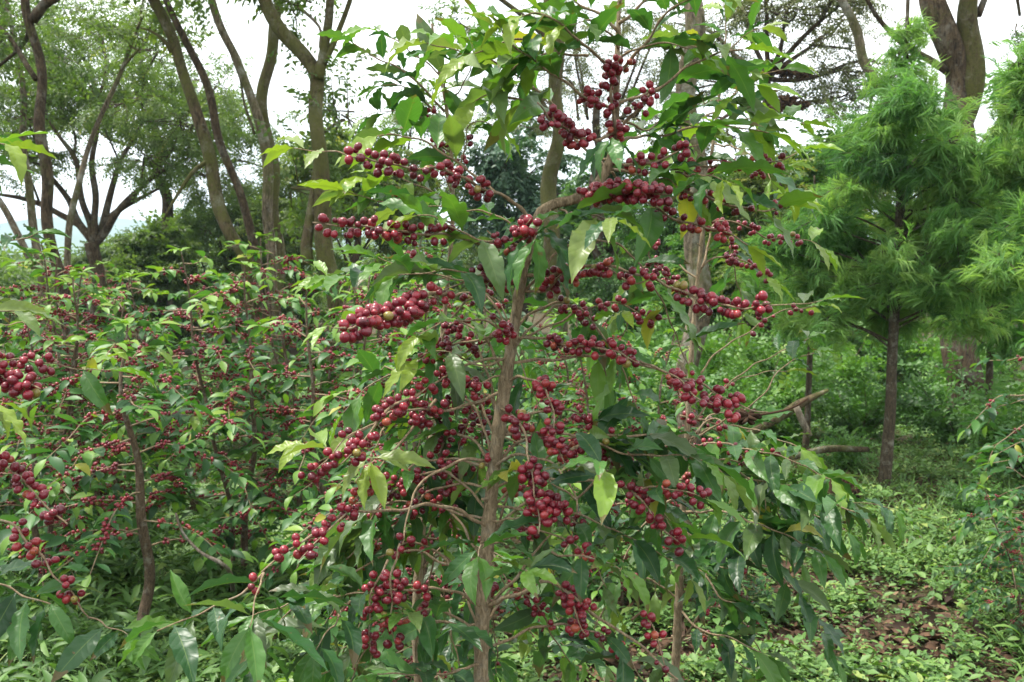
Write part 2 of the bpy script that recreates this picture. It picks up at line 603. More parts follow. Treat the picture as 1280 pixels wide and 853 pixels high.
def leaf_pairs(mb, twig, rng, p, t, side, size, tone, droop, tmpls, fwd=0.45, miss=0.1):
    up = np.array([0, 0, 1.0])
    for sg in (1, -1):
        if rng.uniform() < miss:
            continue
        sd = side * sg
        d = t * (fwd + rng.normal(0, .18)) + sd * (0.85 + rng.normal(0, .15)) + up * (0.36 - droop * .8 + rng.normal(0, .22))
        n = up + sd * rng.normal(0.1, .3) + rng.normal(0, .28, 3)
        sz = size * rng.uniform(.6, 1.25)
        add_leaves(mb, rng, p + sd * .004, d, n, np.array([sz]), np.array([np.clip(tone + rng.normal(0, .17), 0, .9) if rng.uniform() > .007 else .985]), tmpls)


# ------------------------------------------------------------------ MAIN COFFEE PLANT
rng = np.random.default_rng(7)
D0 = 1.62
base = P(601, 900, D0)
base[2] = 0.0
base[0] -= 0.012
plant = thing("coffee_plant", "tall coffee plant heavy with ripe dark red cherries, in the centre of the foreground", "coffee plant", base)


rbase = base + [.40, .55, 0]
rplant = thing("coffee_plant", "coffee plant with long drooping dark leaves, close behind the central plant on its right", "coffee plant", rbase)


def stem(pts, rad, name="stem", root=plant, sides=12, mat=M_STEM, step=0.008, wob=.13):
    mb = MB()
    p = smooth(pts, step)
    sl = arc(p)
    rr = np.interp(np.linspace(0, 1, len(p)), np.linspace(0, 1, len(rad)), rad) * .86
    sp = .068
    ph = ((sl + .3 * np.sin(sl * 7) * sp) % sp) / sp - .5
    rr = rr * (1 + .20 * np.exp(-(ph / .10) ** 2) + .05 * np.sin(sl * 23))
    mb.tube(p, rr, sides, wob=wob, rng=rng)
    # scars and stubs of lost twigs
    for q in np.arange(.4, sl[-1] * .8, .11):
        i = int(np.searchsorted(sl, q))
        a = rng.uniform(0, 6.28)
        dv = np.array([math.cos(a), math.sin(a), rng.uniform(0, .5)])
        mb.tube([p[i], p[i] + dv * rr[i] * 1.15, p[i] + dv * (rr[i] * 1.3 + rng.uniform(.002, .012))], [rr[i] * .5, rr[i] * .38, rr[i] * .22], 6)
    return mb.build(name, mat, root, origin=root.location)


stem_pts = [base + [0, 0, -.02], base + [.004, 0, .35], P(601, 900, D0), P(604, 770, D0), P(612, 640, D0), P(625, 520, D0), P(641, 420, D0), P(656, 325, D0), P(662, 300, D0)]
stem(stem_pts, [.0175, .0165, .0155, .0150, .0145, .0135, .0125, .0115, .0095])
stem([P(657, 330, D0), P(664, 296, D0), P(675, 268, D0 - .005), P(694, 255, D0 - .01), P(716, 250, D0 - .01), P(736, 240, D0 - .01), P(752, 222, D0), P(764, 195, D0), P(769, 150, D0), P(770, 90, D0), P(773, 30, D0 + .01), P(774, -50, D0 + .02)], [.0095, .009, .0088, .0088, .0088, .008, .0065, .006, .005, .0042, .003, .0025])
stem([base + [-.10, .32, -.02], base + [-.11, .35, .5], P(521, 800, 1.98), P(524, 700, 1.98), P(534, 600, 1.98), P(545, 500, 1.98), P(555, 400, 2.0), P(566, 260, 2.0), P(560, 150, 2.0), P(545, 70, 2.0), P(540, 30, 2.0)], [.015, .014, .013, .012, .011, .010, .008, .0065, .005, .004, .003])
stem([rbase + [0, 0, -.02], rbase + [.02, .03, .4], P(846, 800, 2.2), P(850, 700, 2.2), P(858, 560, 2.2), P(866, 420, 2.2), P(878, 290, 2.2), P(890, 190, 2.2), P(900, 110, 2.2), P(905, 60, 2.2)], [.015, .014, .012, .011, .0095, .008, .0065, .005, .004, .003], root=rplant)

NB = [0]
POOL = (MB(), MB(), MB())         # the small side twigs past the hundred largest branches
NBR = [0]


def coffee_branch(pts, r0=.0045, cher=(), leaves=(), size=.105, tone=.5, droop=.1, step=.041, seed=None, cr=.0078, tip=True, root=plant, nmin=5, nmax=11, hi=True, miss=.06, pool=None):
    """one lateral: bark tube, leaf pairs on [a,b] of its length, cherry clusters on given ranges"""
    g = np.random.default_rng(1000 + NB[0] if seed is None else seed)
    NB[0] += 1
    p = smooth(pts, .008)
    if root is plant and p[0][1] > 2.12:
        root = rplant
    # gentle crookedness
    s = arc(p)
    L = s[-1]
    size = size * (.98 if p[0][2] > 1.7 else .84)
    k = np.linspace(0, 1, len(p))[:, None]
    ph = g.uniform(0, 6.28, 3)
    p = p + (.0026 * np.sin(k * L * 40 + ph) + .0015 * np.sin(k * L * 95 + ph * 2)) * np.minimum(1, k * 8)
    s = arc(p)
    L = s[-1]
    mb = MB()
    step = step * .80
    ph = ((s + step * .4) % step) / step - .5
    mb.tube(p, np.linspace(r0, r0 * .38, len(p)) * (1 + .3 * np.exp(-(ph / .14) ** 2)) * .63, 6, r=g.uniform(.2, .6))
    # knobby nodes
    nodes = np.arange(step * .6, L, step)
    nodes = nodes + g.normal(0, step * .1, len(nodes))
    if pool and root is rplant:
        pool = None
    if root is plant and not pool:
        NBR[0] += 1
        if NBR[0] > 98:
            pool = POOL
    br = None if pool else mb.build("branch", M_BRANCH, root, origin=root.location)
    if pool:
        pool[0].v += mb.v
        pool[0].uv += mb.uv
        pool[0].r += mb.r
        pool[0].f += [(fa + pool[0].n, mm) for fa, mm in mb.f]
        pool[0].n += mb.n
    tan = nrm(np.gradient(p, axis=0))
    fol = pool[1] if pool else MB()
    chs = {}
    for q in nodes:
        f = q / L
        c = at_arc(p, s, np.clip(q, 0, L))
        t = nrm(np.stack([np.interp(q, s, tan[:, j]) for j in range(3)]))
        side = np.cross(t, [0, 0, 1.0])
        if np.linalg.norm(side) < .5:
            side = np.cross(t, nrm(g.normal(0, 1, 3)))
        side = nrm(side)
        roll = g.normal(0, .35)
        side = side * math.cos(roll) + np.cross(t, side) * math.sin(roll)
        for ci, cc in enumerate(cher):
            a, b = cc[0], cc[1]
            if a <= f <= b:
                n = g.integers(cc[2] if len(cc) > 2 else nmin, (cc[3] if len(cc) > 3 else nmax) + 1)
                n = max(1, int(n * g.uniform(.55, 1.25) + .3))
                m = pool[2] if pool else chs.setdefault(ci, MB())
                add_cherries(m, g, c, t, n, cr * .77, r0 * .6, CH_HI if hi else CH_LO)
        for a, b in leaves:
            if a <= f <= b:
                tn = tone - .02 + .30 * (f - .5)
                leaf_pairs(fol, None, g, c, t, side, size * (.75 if f > .93 else 1), tn, droop, LEAVES if hi else LEAVES_LO, miss=miss)
    if tip and len(leaves):
        t = tan[-1]
        side = nrm(np.cross(t, [0, 0, 1.0]) + 1e-6)
        for sg in (1, -1):
            add_leaves(fol, g, p[-1], t + side * sg * .45 + np.array([0, 0, .1 - droop]), np.array([0, 0, 1.0]) + g.normal(0, .3, 3), np.array([size * g.uniform(.6, .9)]), np.array([min(.95, tone + .35)]), LEAVES if hi else LEAVES_LO)
    if br is not None:
        if fol.n:
            fol.build("foliage", M_LEAF, br, origin=root.location)
        for m in chs.values():
            m.build("cherry_strand", [M_CHERRY, M_CALYX], br, origin=root.location)
    return br


def pp(*a, d=D0):
    return [P(x[0], x[1], x[2] if len(x) > 2 else d) for x in a]


A = 1.55
# ---- upper right leader
coffee_branch(pp((769, 165, 1.62), (752, 172, 1.58), (722, 174, 1.53), (700, 158, 1.5), (686, 142, 1.47), (672, 128, 1.45)), cher=[(.28, .95, 6, 11)], leaves=[], size=.1)
coffee_branch(pp((770, 140), (750, 128), (728, 118, 1.57), (705, 104, 1.55), (690, 92, 1.54), (660, 70, 1.52), (625, 40, 1.5)), cher=[(.12, .4, 6, 9)], leaves=[(.5, 1)], size=.1, tone=.55)
coffee_branch(pp((770, 170), (768, 150, 1.6), (766, 120, 1.59), (764, 92, 1.59), (776, 70, 1.59)), r0=.005, cher=[(.1, .95, 6, 11)], tip=False)
coffee_branch(pp((772, 168), (786, 145, 1.6), (806, 128, 1.58), (826, 112, 1.56), (842, 98, 1.55), (880, 70, 1.53), (930, 62, 1.5)), cher=[(.1, .42, 6, 10)], leaves=[(.5, 1)], size=.105, tone=.5)
coffee_branch(pp((771, 95), (745, 70, 1.58), (715, 40, 1.55), (680, 20, 1.52), (650, 20, 1.5)), cher=[(.05, .16, 2, 4)], leaves=[(.3, 1)], size=.115, tone=.6)
coffee_branch(pp((772, 92), (800, 60, 1.6), (825, 30, 1.58), (850, 5, 1.56), (885, -5, 1.55)), cher=[(.03, .14, 3, 6)], leaves=[(.3, 1)], size=.11, tone=.48)
coffee_branch(pp((773, 40), (745, 15), (715, -5), (690, -20)), leaves=[(.2, 1)], size=.115, tone=.55)
coffee_branch(pp((773, 30), (800, 5), (835, -15), (870, -25)), leaves=[(.2, 1)], size=.115, tone=.5)
coffee_branch(pp((774, 10), (773, -30), (776, -60)), leaves=[(.1, 1)], size=.11, tone=.6)
coffee_branch(pp((771, 130), (810, 118, 1.66), (850, 100, 1.68), (900, 92, 1.7), (945, 105, 1.7)), leaves=[(.3, 1)], size=.11, tone=.5)
coffee_branch(pp((770, 178), (800, 172, 1.68), (840, 165, 1.7), (880, 158, 1.72), (925, 158, 1.72), (960, 165, 1.72)), leaves=[(.2, 1)], size=.11, tone=.5)
coffee_branch(pp((765, 205), (785, 207, 1.6), (815, 202, 1.58), (845, 190, 1.56), (872, 182, 1.55)), cher=[(.15, .95, 5, 10)])
coffee_branch(pp((760, 212), (800, 215, 1.68), (850, 212, 1.7), (900, 205, 1.72), (960, 205, 1.74), (1000, 190, 1.75)), cher=[(.45, .9, 4, 8)], leaves=[(.3, .5), (.9, 1)], cr=.0075)
coffee_branch(pp((737, 240, 1.6), (760, 240, 1.55), (800, 240, 1.5), (838, 240, 1.48)), r0=.005, cher=[(.02, 1, 9, 13)], tip=False, step=.026, cr=.0083)
coffee_branch(pp((750, 230, 1.62), (800, 250, 1.62), (850, 275, 1.6), (900, 290, 1.58), (935, 305, 1.58)), cher=[(.35, .95, 5, 9)], leaves=[(.15, .4)], size=.11, tone=.6)
coffee_branch(pp((845, 235, 1.7), (880, 245, 1.7), (910, 258, 1.7), (950, 262, 1.72), (985, 255, 1.72)), cher=[(0, .9, 4, 7)], leaves=[(.3, .9)], size=.10, tone=.5, cr=.007)
# big leaves under the leader
coffee_branch(pp((700, 262), (722, 268, 1.5), (748, 272, 1.45), (765, 270, 1.42)), r0=.003, leaves=[(.35, 1)], size=.125, tone=.55, droop=.55)
coffee_branch(pp((690, 262), (672, 285, 1.52), (668, 300, 1.46)), r0=.003, leaves=[(.3, 1)], size=.11, tone=.25, droop=.6)
coffee_branch(pp((768, 190), (772, 178, 1.5), (768, 172, 1.46)), r0=.003, leaves=[(.6, 1)], size=.09, tone=.2, droop=1.0, miss=.5)
coffee_branch(pp((845, 215, 1.7), (875, 220, 1.6), (900, 222, 1.52)), r0=.003, leaves=[(.4, 1)], size=.12, tone=.6, droop=.5)
for pts, sz, tn in (
        (((556, 130, 2.0), (560, 95, 1.97), (575, 70, 1.94), (600, 55, 1.92), (630, 55, 1.9)), .115, .55),
        (((700, 60, 1.6), (660, 50, 1.58), (620, 55, 1.57), (585, 70, 1.56)), .125, .6),
        (((735, 70, 1.62), (700, 65, 1.6), (665, 75, 1.58), (640, 90, 1.57)), .12, .45),
        (((773, 60, 1.62), (760, 40, 1.57), (735, 25, 1.54), (710, 30, 1.52)), .12, .6),
        (((772, 75, 1.62), (795, 60, 1.57), (830, 55, 1.55), (860, 62, 1.54)), .115, .4),
        (((770, 150, 1.62), (810, 160, 1.7), (850, 140, 1.75), (890, 125, 1.78), (925, 130, 1.8)), .115, .5),
        (((897, 140, 2.2), (870, 150, 2.1), (850, 175, 2.05), (835, 190, 2.0)), .115, .55),
        (((893, 180, 2.2), (920, 185, 2.1), (945, 200, 2.05), (965, 225, 2.0)), .12, .5),
        (((560, 150, 2.0), (530, 130, 1.97), (505, 110, 1.95), (480, 105, 1.94)), .09, .3),
        (((566, 260, 2.0), (530, 235, 1.95), (495, 220, 1.92), (460, 225, 1.9)), .115, .65),
        (((660, 300, 1.7), (620, 270, 1.72), (580, 262, 1.74), (540, 258, 1.75), (500, 262, 1.76)), .115, .55),
        (((765, 215, 1.66), (790, 232, 1.7), (830, 225, 1.72), (860, 240, 1.72)), .115, .5)):
    coffee_branch(pp(*pts), r0=.0035, leaves=[(.2, 1)], size=sz, tone=tn, droop=.25)
# ---- left upper
coffee_branch(pp((668, 282), (645, 258, 1.6), (618, 240, 1.57), (588, 226, 1.53), (552, 214, 1.5), (512, 208, 1.46), (468, 200, 1.43), (445, 196, 1.42)), cher=[(.05, .09, 1, 1), (.3, 1, 6, 11)], r0=.005)
coffee_branch(pp((447, 198, 1.42), (420, 192, 1.42), (390, 190, 1.42), (365, 186, 1.42)), r0=.002, leaves=[(.4, 1)], size=.075, tone=.86, droop=.2)
coffee_branch(pp((620, 242, 1.6), (585, 215, 1.6), (545, 182, 1.6), (505, 172, 1.58), (470, 170, 1.55)), r0=.004, leaves=[(.3, 1)], size=.12, tone=.58, droop=.25)
coffee_branch(pp((765, 200, 1.66), (735, 192, 1.66), (700, 150, 1.66), (660, 128, 1.64), (620, 120, 1.62), (595, 125, 1.6)), r0=.004, leaves=[(.45, 1)], size=.12, tone=.62, droop=.35)
coffee_branch(pp((758, 210, 1.7), (715, 165, 1.72), (670, 110, 1.72), (620, 80, 1.7), (570, 62, 1.68), (535, 52, 1.66)), r0=.0042, leaves=[(.35, 1)], size=.13, tone=.55, droop=.35)
coffee_branch(pp((556, 140, 2.0), (530, 110, 1.98), (500, 88, 1.96), (465, 68, 1.95), (440, 52, 1.95)), r0=.004, leaves=[(.25, 1)], size=.085, tone=.3, droop=.3, miss=.05)
coffee_branch(pp((550, 95, 2.0), (525, 70, 2.0), (500, 55, 2.0), (470, 40, 2.0), (455, 35, 2.0)), r0=.003, leaves=[(.2, 1)], size=.085, tone=.35, droop=.3)
coffee_branch(pp((556, 125, 2.0), (575, 110, 1.96), (590, 80, 1.92), (590, 60, 1.9)), r0=.003, leaves=[(.2, 1)], size=.1, tone=.5)
coffee_branch(pp((562, 190, 2.0), (545, 170, 2.0), (540, 130, 1.98), (545, 110, 1.96)), r0=.003, cher=[(0, .8, 4, 8)], leaves=[(.6, 1)], size=.09, cr=.0072)
coffee_branch(pp((564, 230, 2.0), (580, 190, 1.98), (585, 160, 1.96), (600, 150, 1.95), (625, 165, 1.95)), r0=.003, cher=[(0, .5, 4, 6)], leaves=[(.4, 1)], size=.10, tone=.5, cr=.0072)
coffee_branch(pp((564, 240, 2.0), (530, 150, 1.98), (480, 140, 1.95), (455, 150, 1.94)), r0=.003, cher=[(.1, .4, 4, 6)], leaves=[(.4, 1)], size=.09, tone=.45, cr=.0072)
# y ~ 285 strand
coffee_branch(pp((655, 318), (625, 312, 1.6), (590, 302, 1.56), (545, 293, 1.52), (500, 288, 1.48), (455, 286, 1.45), (412, 280, 1.42), (392, 277, 1.41)), cher=[(.4, 1, 6, 9)], r0=.0045)
coffee_branch(pp((657, 312, 1.6), (640, 305, 1.55), (615, 300, 1.52), (575, 290, 1.5), (545, 275, 1.48), (520, 270, 1.48)), r0=.0035, leaves=[(.35, 1)], size=.125, tone=.55, droop=.3)
coffee_branch(pp((650, 300, 1.55), (655, 285, 1.48), (662, 275, 1.46)), r0=.0035, cher=[(.3, 1, 8, 12)], leaves=[], tip=False, cr=.0085)
coffee_branch(pp((655, 325, 1.6), (636, 312, 1.55), (624, 300, 1.53), (612, 290, 1.52)), r0=.0035, cher=[(.25, 1, 6, 10)], tip=False)
coffee_branch(pp((650, 345, 1.6), (628, 358, 1.55), (612, 352, 1.52), (598, 345, 1.5), (570, 360, 1.5), (545, 368, 1.48)), r0=.0035, cher=[(.2, .6, 7, 11), (.75, 1, 3, 6)], tip=False)
coffee_branch(pp((600, 350, 1.55), (570, 340, 1.5), (535, 338, 1.46), (500, 345, 1.44)), r0=.003, leaves=[(.2, 1)], size=.12, tone=.35, droop=.3)
coffee_branch(pp((560, 366, 1.5), (530, 372, 1.42), (498, 388, 1.34), (465, 400, 1.28), (432, 410, 1.22)), r0=.0045, cher=[(.05, .2, 3, 5), (.32, 1, 9, 13)], tip=False, step=.025, cr=.0085)
coffee_branch(pp((432, 410, 1.22), (420, 414, 1.2), (412, 410, 1.19)), r0=.002, leaves=[(.6, 1)], size=.075, tone=.5, droop=.9, miss=.4)
coffee_branch(pp((640, 420, 1.62), (600, 400, 1.6), (565, 400, 1.57), (545, 410, 1.55), (525, 420, 1.54)), r0=.0035, leaves=[(.4, 1)], size=.115, tone=.68, droop=.35)
coffee_branch(pp((636, 445), (612, 455, 1.6), (580, 448, 1.58), (550, 440, 1.56), (520, 448, 1.54)), r0=.0035, leaves=[(.45, 1)], size=.115, tone=.62, droop=.35)
coffee_branch(pp((640, 430), (628, 418, 1.57), (618, 405, 1.55), (612, 395, 1.55)), r0=.003, cher=[(.3, 1, 5, 8)], tip=False)
coffee_branch(pp((566, 330, 2.0), (520, 325, 1.95), (470, 335, 1.9), (430, 345, 1.86), (400, 350, 1.85)), r0=.0035, cher=[(.2, .5, 4, 7)], leaves=[(.45, 1)], size=.115, tone=.5)
coffee_branch(pp((566, 280, 2.0), (520, 255, 1.95), (475, 250, 1.9), (430, 240, 1.86)), r0=.0035, cher=[(.3, .6, 4, 6)], leaves=[(.3, 1)], size=.11, tone=.6)
# ---- right middle
coffee_branch(pp((655, 345), (685, 342, 1.6), (720, 335, 1.57), (760, 334, 1.55), (800, 342, 1.53), (840, 360, 1.5), (870, 374, 1.47), (900, 380, 1.44), (932, 384, 1.42), (962, 382, 1.4)), r0=.005, cher=[(.05, .5, 4, 8), (.64, 1, 7, 10)], tip=False)
coffee_branch(pp((962, 382, 1.4), (1000, 380, 1.4), (1030, 372, 1.4)), r0=.0018, leaves=[(.5, 1)], size=.08, tone=.4)
coffee_branch(pp((652, 365), (680, 362, 1.6), (700, 345, 1.58), (725, 348, 1.56), (750, 345, 1.55)), r0=.004, cher=[(.2, 1, 5, 9)], tip=False)
coffee_branch(pp((760, 335, 1.56), (775, 345, 1.54), (800, 352, 1.52), (815, 345, 1.5)), r0=.003, cher=[(.3, 1, 4, 7)], tip=False)
coffee_branch(pp((868, 390, 2.2), (840, 350, 2.15), (810, 320, 2.1), (820, 300, 2.1)), r0=.004, cher=[(.3, 1, 5, 9)], tip=False, cr=.0075)
coffee_branch(pp((872, 340, 2.2), (900, 320, 2.2), (935, 330, 2.18), (965, 350, 2.15)), r0=.004, cher=[(.3, 1, 5, 8)], leaves=[(.8, 1)], cr=.0075)
coffee_branch(pp((880, 275, 2.2), (920, 280, 2.2), (955, 295, 2.2), (1000, 300, 2.2), (1025, 310, 2.2)), r0=.0035, cher=[(.2, .9, 4, 7)], leaves=[(.85, 1)], size=.1, cr=.0072)
coffee_branch(pp((890, 200, 2.2), (920, 205, 2.2), (950, 215, 2.2), (985, 210, 2.2)), r0=.0035, cher=[(.1, .9, 3, 6)], leaves=[(.4, 1)], size=.1, cr=.0072)
coffee_branch(pp((885, 230, 2.2), (905, 245, 2.15), (940, 255, 2.1), (980, 250, 2.1)), r0=.0035, cher=[(.1, .6, 4, 7)], leaves=[(.5, 1)], size=.11, tone=.6, cr=.0072)
coffee_branch(pp((900, 130, 2.2), (930, 110, 2.2), (960, 90, 2.2), (985, 85, 2.2)), r0=.003, leaves=[(.2, 1)], size=.1, tone=.55)
coffee_branch(pp((895, 160, 2.2), (930, 150, 2.2), (965, 150, 2.2), (1000, 155, 2.2)), r0=.003, leaves=[(.2, 1)], size=.1, tone=.5)
coffee_branch(pp((905, 70, 2.2), (930, 45, 2.2), (950, 35, 2.2)), r0=.003, leaves=[(.2, 1)], size=.1, tone=.55)
coffee_branch(pp((903, 90, 2.2), (875, 60, 2.2), (845, 50, 2.2)), r0=.003, leaves=[(.2, 1)], size=.1, tone=.45)
coffee_branch(pp((905, 60, 2.2), (907, 25, 2.2), (905, 0, 2.2)), r0=.003, leaves=[(.1, 1)], size=.1, tone=.6)
# y 430 - 515 strands
coffee_branch(pp((640, 424), (680, 424, 1.6), (715, 430, 1.57), (755, 438, 1.53), (800, 452, 1.5)), r0=.0045, cher=[(.25, 1, 5, 9)], tip=False)
coffee_branch(pp((634, 455), (690, 448, 1.6), (740, 446, 1.58), (790, 450, 1.56), (835, 466, 1.54), (880, 485, 1.52), (925, 505, 1.5), (960, 515, 1.5)), r0=.0045, cher=[(.62, .92, 5, 9)], leaves=[], tip=False)
coffee_branch(pp((800, 452, 1.56), (840, 470, 1.5), (870, 495, 1.47), (905, 510, 1.46), (920, 512, 1.45)), r0=.003, cher=[(.3, 1, 4, 8)], tip=False)
coffee_branch(pp((778, 420, 1.58), (785, 400, 1.54), (783, 390, 1.52)), r0=.002, leaves=[(.6, 1)], size=.07, tone=.97, droop=1.0, miss=.5)
coffee_branch(pp((632, 450), (600, 452, 1.6), (570, 462, 1.57), (545, 478, 1.54), (525, 492, 1.52)), r0=.0045, cher=[(.55, 1, 6, 10)], tip=False)
coffee_branch(pp((630, 470), (600, 480, 1.6), (585, 490, 1.58), (590, 470, 1.57)), r0=.003, cher=[(.3, 1, 5, 8)], tip=False)
coffee_branch(pp((525, 492, 1.52), (490, 512, 1.48), (462, 540, 1.45), (438, 566, 1.42), (425, 582, 1.41)), r0=.004, cher=[(.05, 1, 5, 10)], tip=False)
coffee_branch(pp((470, 530, 1.46), (435, 545, 1.44), (405, 575, 1.42), (395, 590, 1.42)), r0=.0025, cher=[(.3, 1, 5, 9)], tip=False)
coffee_branch(pp((628, 490), (590, 505, 1.6), (540, 512, 1.57), (500, 515, 1.54), (470, 525, 1.52), (440, 545, 1.5), (415, 560, 1.49), (385, 560, 1.48)), r0=.0045, cher=[(.3, .65, 5, 9)], leaves=[(.75, 1)], size=.1, tone=.75)
coffee_branch(pp((545, 500, 1.6), (520, 530, 1.56), (495, 560, 1.52), (470, 590, 1.48), (440, 628, 1.44)), r0=.004, cher=[(.05, .3, 5, 8), (.5, .62, 4, 6), (.8, 1, 7, 11)], tip=False)
coffee_branch(pp((480, 535, 1.54), (465, 560, 1.5), (462, 580, 1.46)), r0=.002, leaves=[(.3, 1)], size=.11, tone=.82, droop=.6)
# ---- centre hanging strands
coffee_branch(pp((632, 478), (655, 470, 1.58), (676, 480, 1.54), (688, 510, 1.52), (696, 545, 1.5), (706, 580, 1.5)), r0=.004, cher=[(.3, 1, 5, 9)], tip=False)
coffee_branch(pp((625, 510), (642, 520, 1.56), (655, 545, 1.52), (665, 585, 1.48), (668, 620, 1.45), (674, 670, 1.42)), r0=.004, cher=[(.05, .4, 4, 7), (.62, 1, 9, 13)], tip=False, cr=.0085)
coffee_branch(pp((616, 585), (645, 570, 1.58), (675, 572, 1.53), (700, 590, 1.49), (720, 620, 1.46), (722, 640, 1.45)), r0=.0045, cher=[(.88, 1, 3, 5)], leaves=[], tip=False)
coffee_branch(pp((612, 650), (640, 650, 1.55), (670, 640, 1.5), (695, 628, 1.46), (702, 645, 1.45)), r0=.0035, cher=[(.55, 1, 8, 12)], tip=False, cr=.0085)
coffee_branch(pp((610, 680), (650, 668, 1.56), (690, 665, 1.52), (730, 690, 1.5), (745, 715, 1.5)), r0=.0035, cher=[(.65, 1, 4, 7)], tip=False)
coffee_branch(pp((720, 625, 1.5), (745, 600, 1.46), (755, 590, 1.42), (752, 575, 1.4)), r0=.003, leaves=[(.3, 1)], size=.12, tone=.25, droop=.45)
coffee_branch(pp((720, 625, 1.5), (690, 600, 1.55), (665, 590, 1.55), (640, 590, 1.55)), r0=.0028, leaves=[(.4, 1)], size=.11, tone=.4, droop=.35)
coffee_branch(pp((614, 610), (660, 600, 1.6), (720, 600, 1.58), (765, 605, 1.55), (795, 620, 1.52), (820, 650, 1.5), (850, 680, 1.48)), r0=.0045, cher=[(.68, 1, 7, 11)], tip=False, cr=.0083)
coffee_branch(pp((780, 610, 1.55), (810, 610, 1.5), (850, 615, 1.46), (880, 622, 1.46)), r0=.003, cher=[(.4, 1, 3, 6)], leaves=[(.2, .7)], tone=.35)
coffee_branch(pp((622, 545), (680, 540, 1.62), (730, 550, 1.6), (780, 565, 1.58), (830, 570, 1.56), (880, 575, 1.54)), r0=.0045, cher=[(.1, .3, 3, 6)], leaves=[(.4, 1)], size=.12, tone=.4, droop=.45)
# leaf whorl in front of the lower stem
coffee_branch(pp((612, 690), (635, 705, 1.5), (655, 712, 1.42), (662, 714, 1.38)), r0=.003, leaves=[(.55, 1)], size=.11, tone=.4, droop=.3, miss=0)
coffee_branch(pp((612, 670), (605, 680, 1.52), (600, 685, 1.46), (595, 692, 1.42)), r0=.003, leaves=[(.5, 1)], size=.115, tone=.28, droop=.3, miss=0)
coffee_branch(pp((690, 690, 1.5), (740, 700, 1.45), (775, 712, 1.42)), r0=.003, leaves=[(.4, 1)], size=.11, tone=.4, droop=.4)
# ---- left lower
coffee_branch(pp((617, 578), (580, 575, 1.6), (545, 588, 1.57), (522, 615, 1.54), (508, 650, 1.5), (500, 680, 1.47)), r0=.0045, cher=[(.0, .12, 2, 4), (.9, 1, 3, 5)], tip=False)
coffee_branch(pp((560, 590, 1.75), (572, 600, 1.72), (568, 620, 1.7)), r0=.003, cher=[(.2, 1, 6, 10)], tip=False)
coffee_branch(pp((500, 680, 1.47), (493, 700, 1.46), (487, 722, 1.46), (490, 760, 1.46), (494, 812, 1.46)), r0=.003, cher=[(0, 1, 4, 7)], tip=False)
coffee_branch(pp((485, 700, 1.5), (466, 745, 1.47), (460, 780, 1.46), (462, 830, 1.46)), r0=.003, cher=[(.1, 1, 4, 8)], tip=False)
coffee_branch(pp((534, 600, 1.98), (500, 620, 1.94), (470, 640, 1.9), (455, 670, 1.88), (450, 700, 1.86)), r0=.0035, cher=[(.3, 1, 6, 10)], tip=False, cr=.0074)
coffee_branch(pp((612, 660), (575, 640, 1.58), (530, 632, 1.54), (480, 638, 1.5), (430, 645, 1.45), (390, 665, 1.4), (350, 700, 1.36), (330, 716, 1.34)), r0=.005, cher=[(.72, 1, 4, 7)], tip=False)
coffee_branch(pp((440, 628, 1.46), (420, 655, 1.42), (395, 682, 1.38), (372, 700, 1.35)), r0=.0028, cher=[(.1, 1, 5, 8)], tip=False)
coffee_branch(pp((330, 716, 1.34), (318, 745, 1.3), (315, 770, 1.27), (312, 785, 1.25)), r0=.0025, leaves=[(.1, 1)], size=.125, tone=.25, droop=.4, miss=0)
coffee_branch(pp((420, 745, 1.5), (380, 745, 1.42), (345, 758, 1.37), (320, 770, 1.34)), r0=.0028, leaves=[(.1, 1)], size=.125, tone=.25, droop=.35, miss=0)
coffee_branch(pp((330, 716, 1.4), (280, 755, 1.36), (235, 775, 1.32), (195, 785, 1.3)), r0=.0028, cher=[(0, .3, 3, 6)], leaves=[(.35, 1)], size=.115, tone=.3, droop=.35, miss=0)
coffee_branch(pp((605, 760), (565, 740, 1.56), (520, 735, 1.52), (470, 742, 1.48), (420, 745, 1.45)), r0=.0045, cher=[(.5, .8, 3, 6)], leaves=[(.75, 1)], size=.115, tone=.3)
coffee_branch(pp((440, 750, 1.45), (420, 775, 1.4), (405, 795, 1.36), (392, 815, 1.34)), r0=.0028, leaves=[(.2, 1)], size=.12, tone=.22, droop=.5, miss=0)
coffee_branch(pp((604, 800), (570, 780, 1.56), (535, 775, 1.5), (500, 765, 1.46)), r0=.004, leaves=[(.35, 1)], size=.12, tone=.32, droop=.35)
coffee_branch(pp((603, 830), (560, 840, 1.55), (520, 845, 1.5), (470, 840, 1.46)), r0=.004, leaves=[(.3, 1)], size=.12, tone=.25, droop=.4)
# ---- right lower
coffee_branch(pp((605, 760), (640, 745, 1.58), (680, 728, 1.56), (715, 745, 1.53), (760, 780, 1.5), (805, 812, 1.48), (850, 850, 1.46)), r0=.006, cher=[(.42, .55, 6, 10)], tip=False)
coffee_branch(pp((604, 770), (630, 740, 1.6), (650, 712, 1.58), (668, 690, 1.57), (690, 672, 1.56)), r0=.0055, tip=False)
coffee_branch(pp((790, 775, 1.5), (808, 760, 1.47), (815, 785, 1.45), (825, 815, 1.44), (830, 840, 1.44)), r0=.003, cher=[(.15, 1, 4, 8)], tip=False)
coffee_branch(pp((715, 745, 1.53), (718, 765, 1.5), (726, 785, 1.48), (732, 795, 1.48)), r0=.003, cher=[(0, 1, 7, 11)], tip=False)
coffee_branch(pp((850, 690, 2.2), (880, 700, 2.1), (910, 712, 2.0), (932, 725, 1.95)), r0=.0035, cher=[(.88, 1, 3, 4)], leaves=[(.3, .8)], size=.12, tone=.3, tip=False, cr=.009)
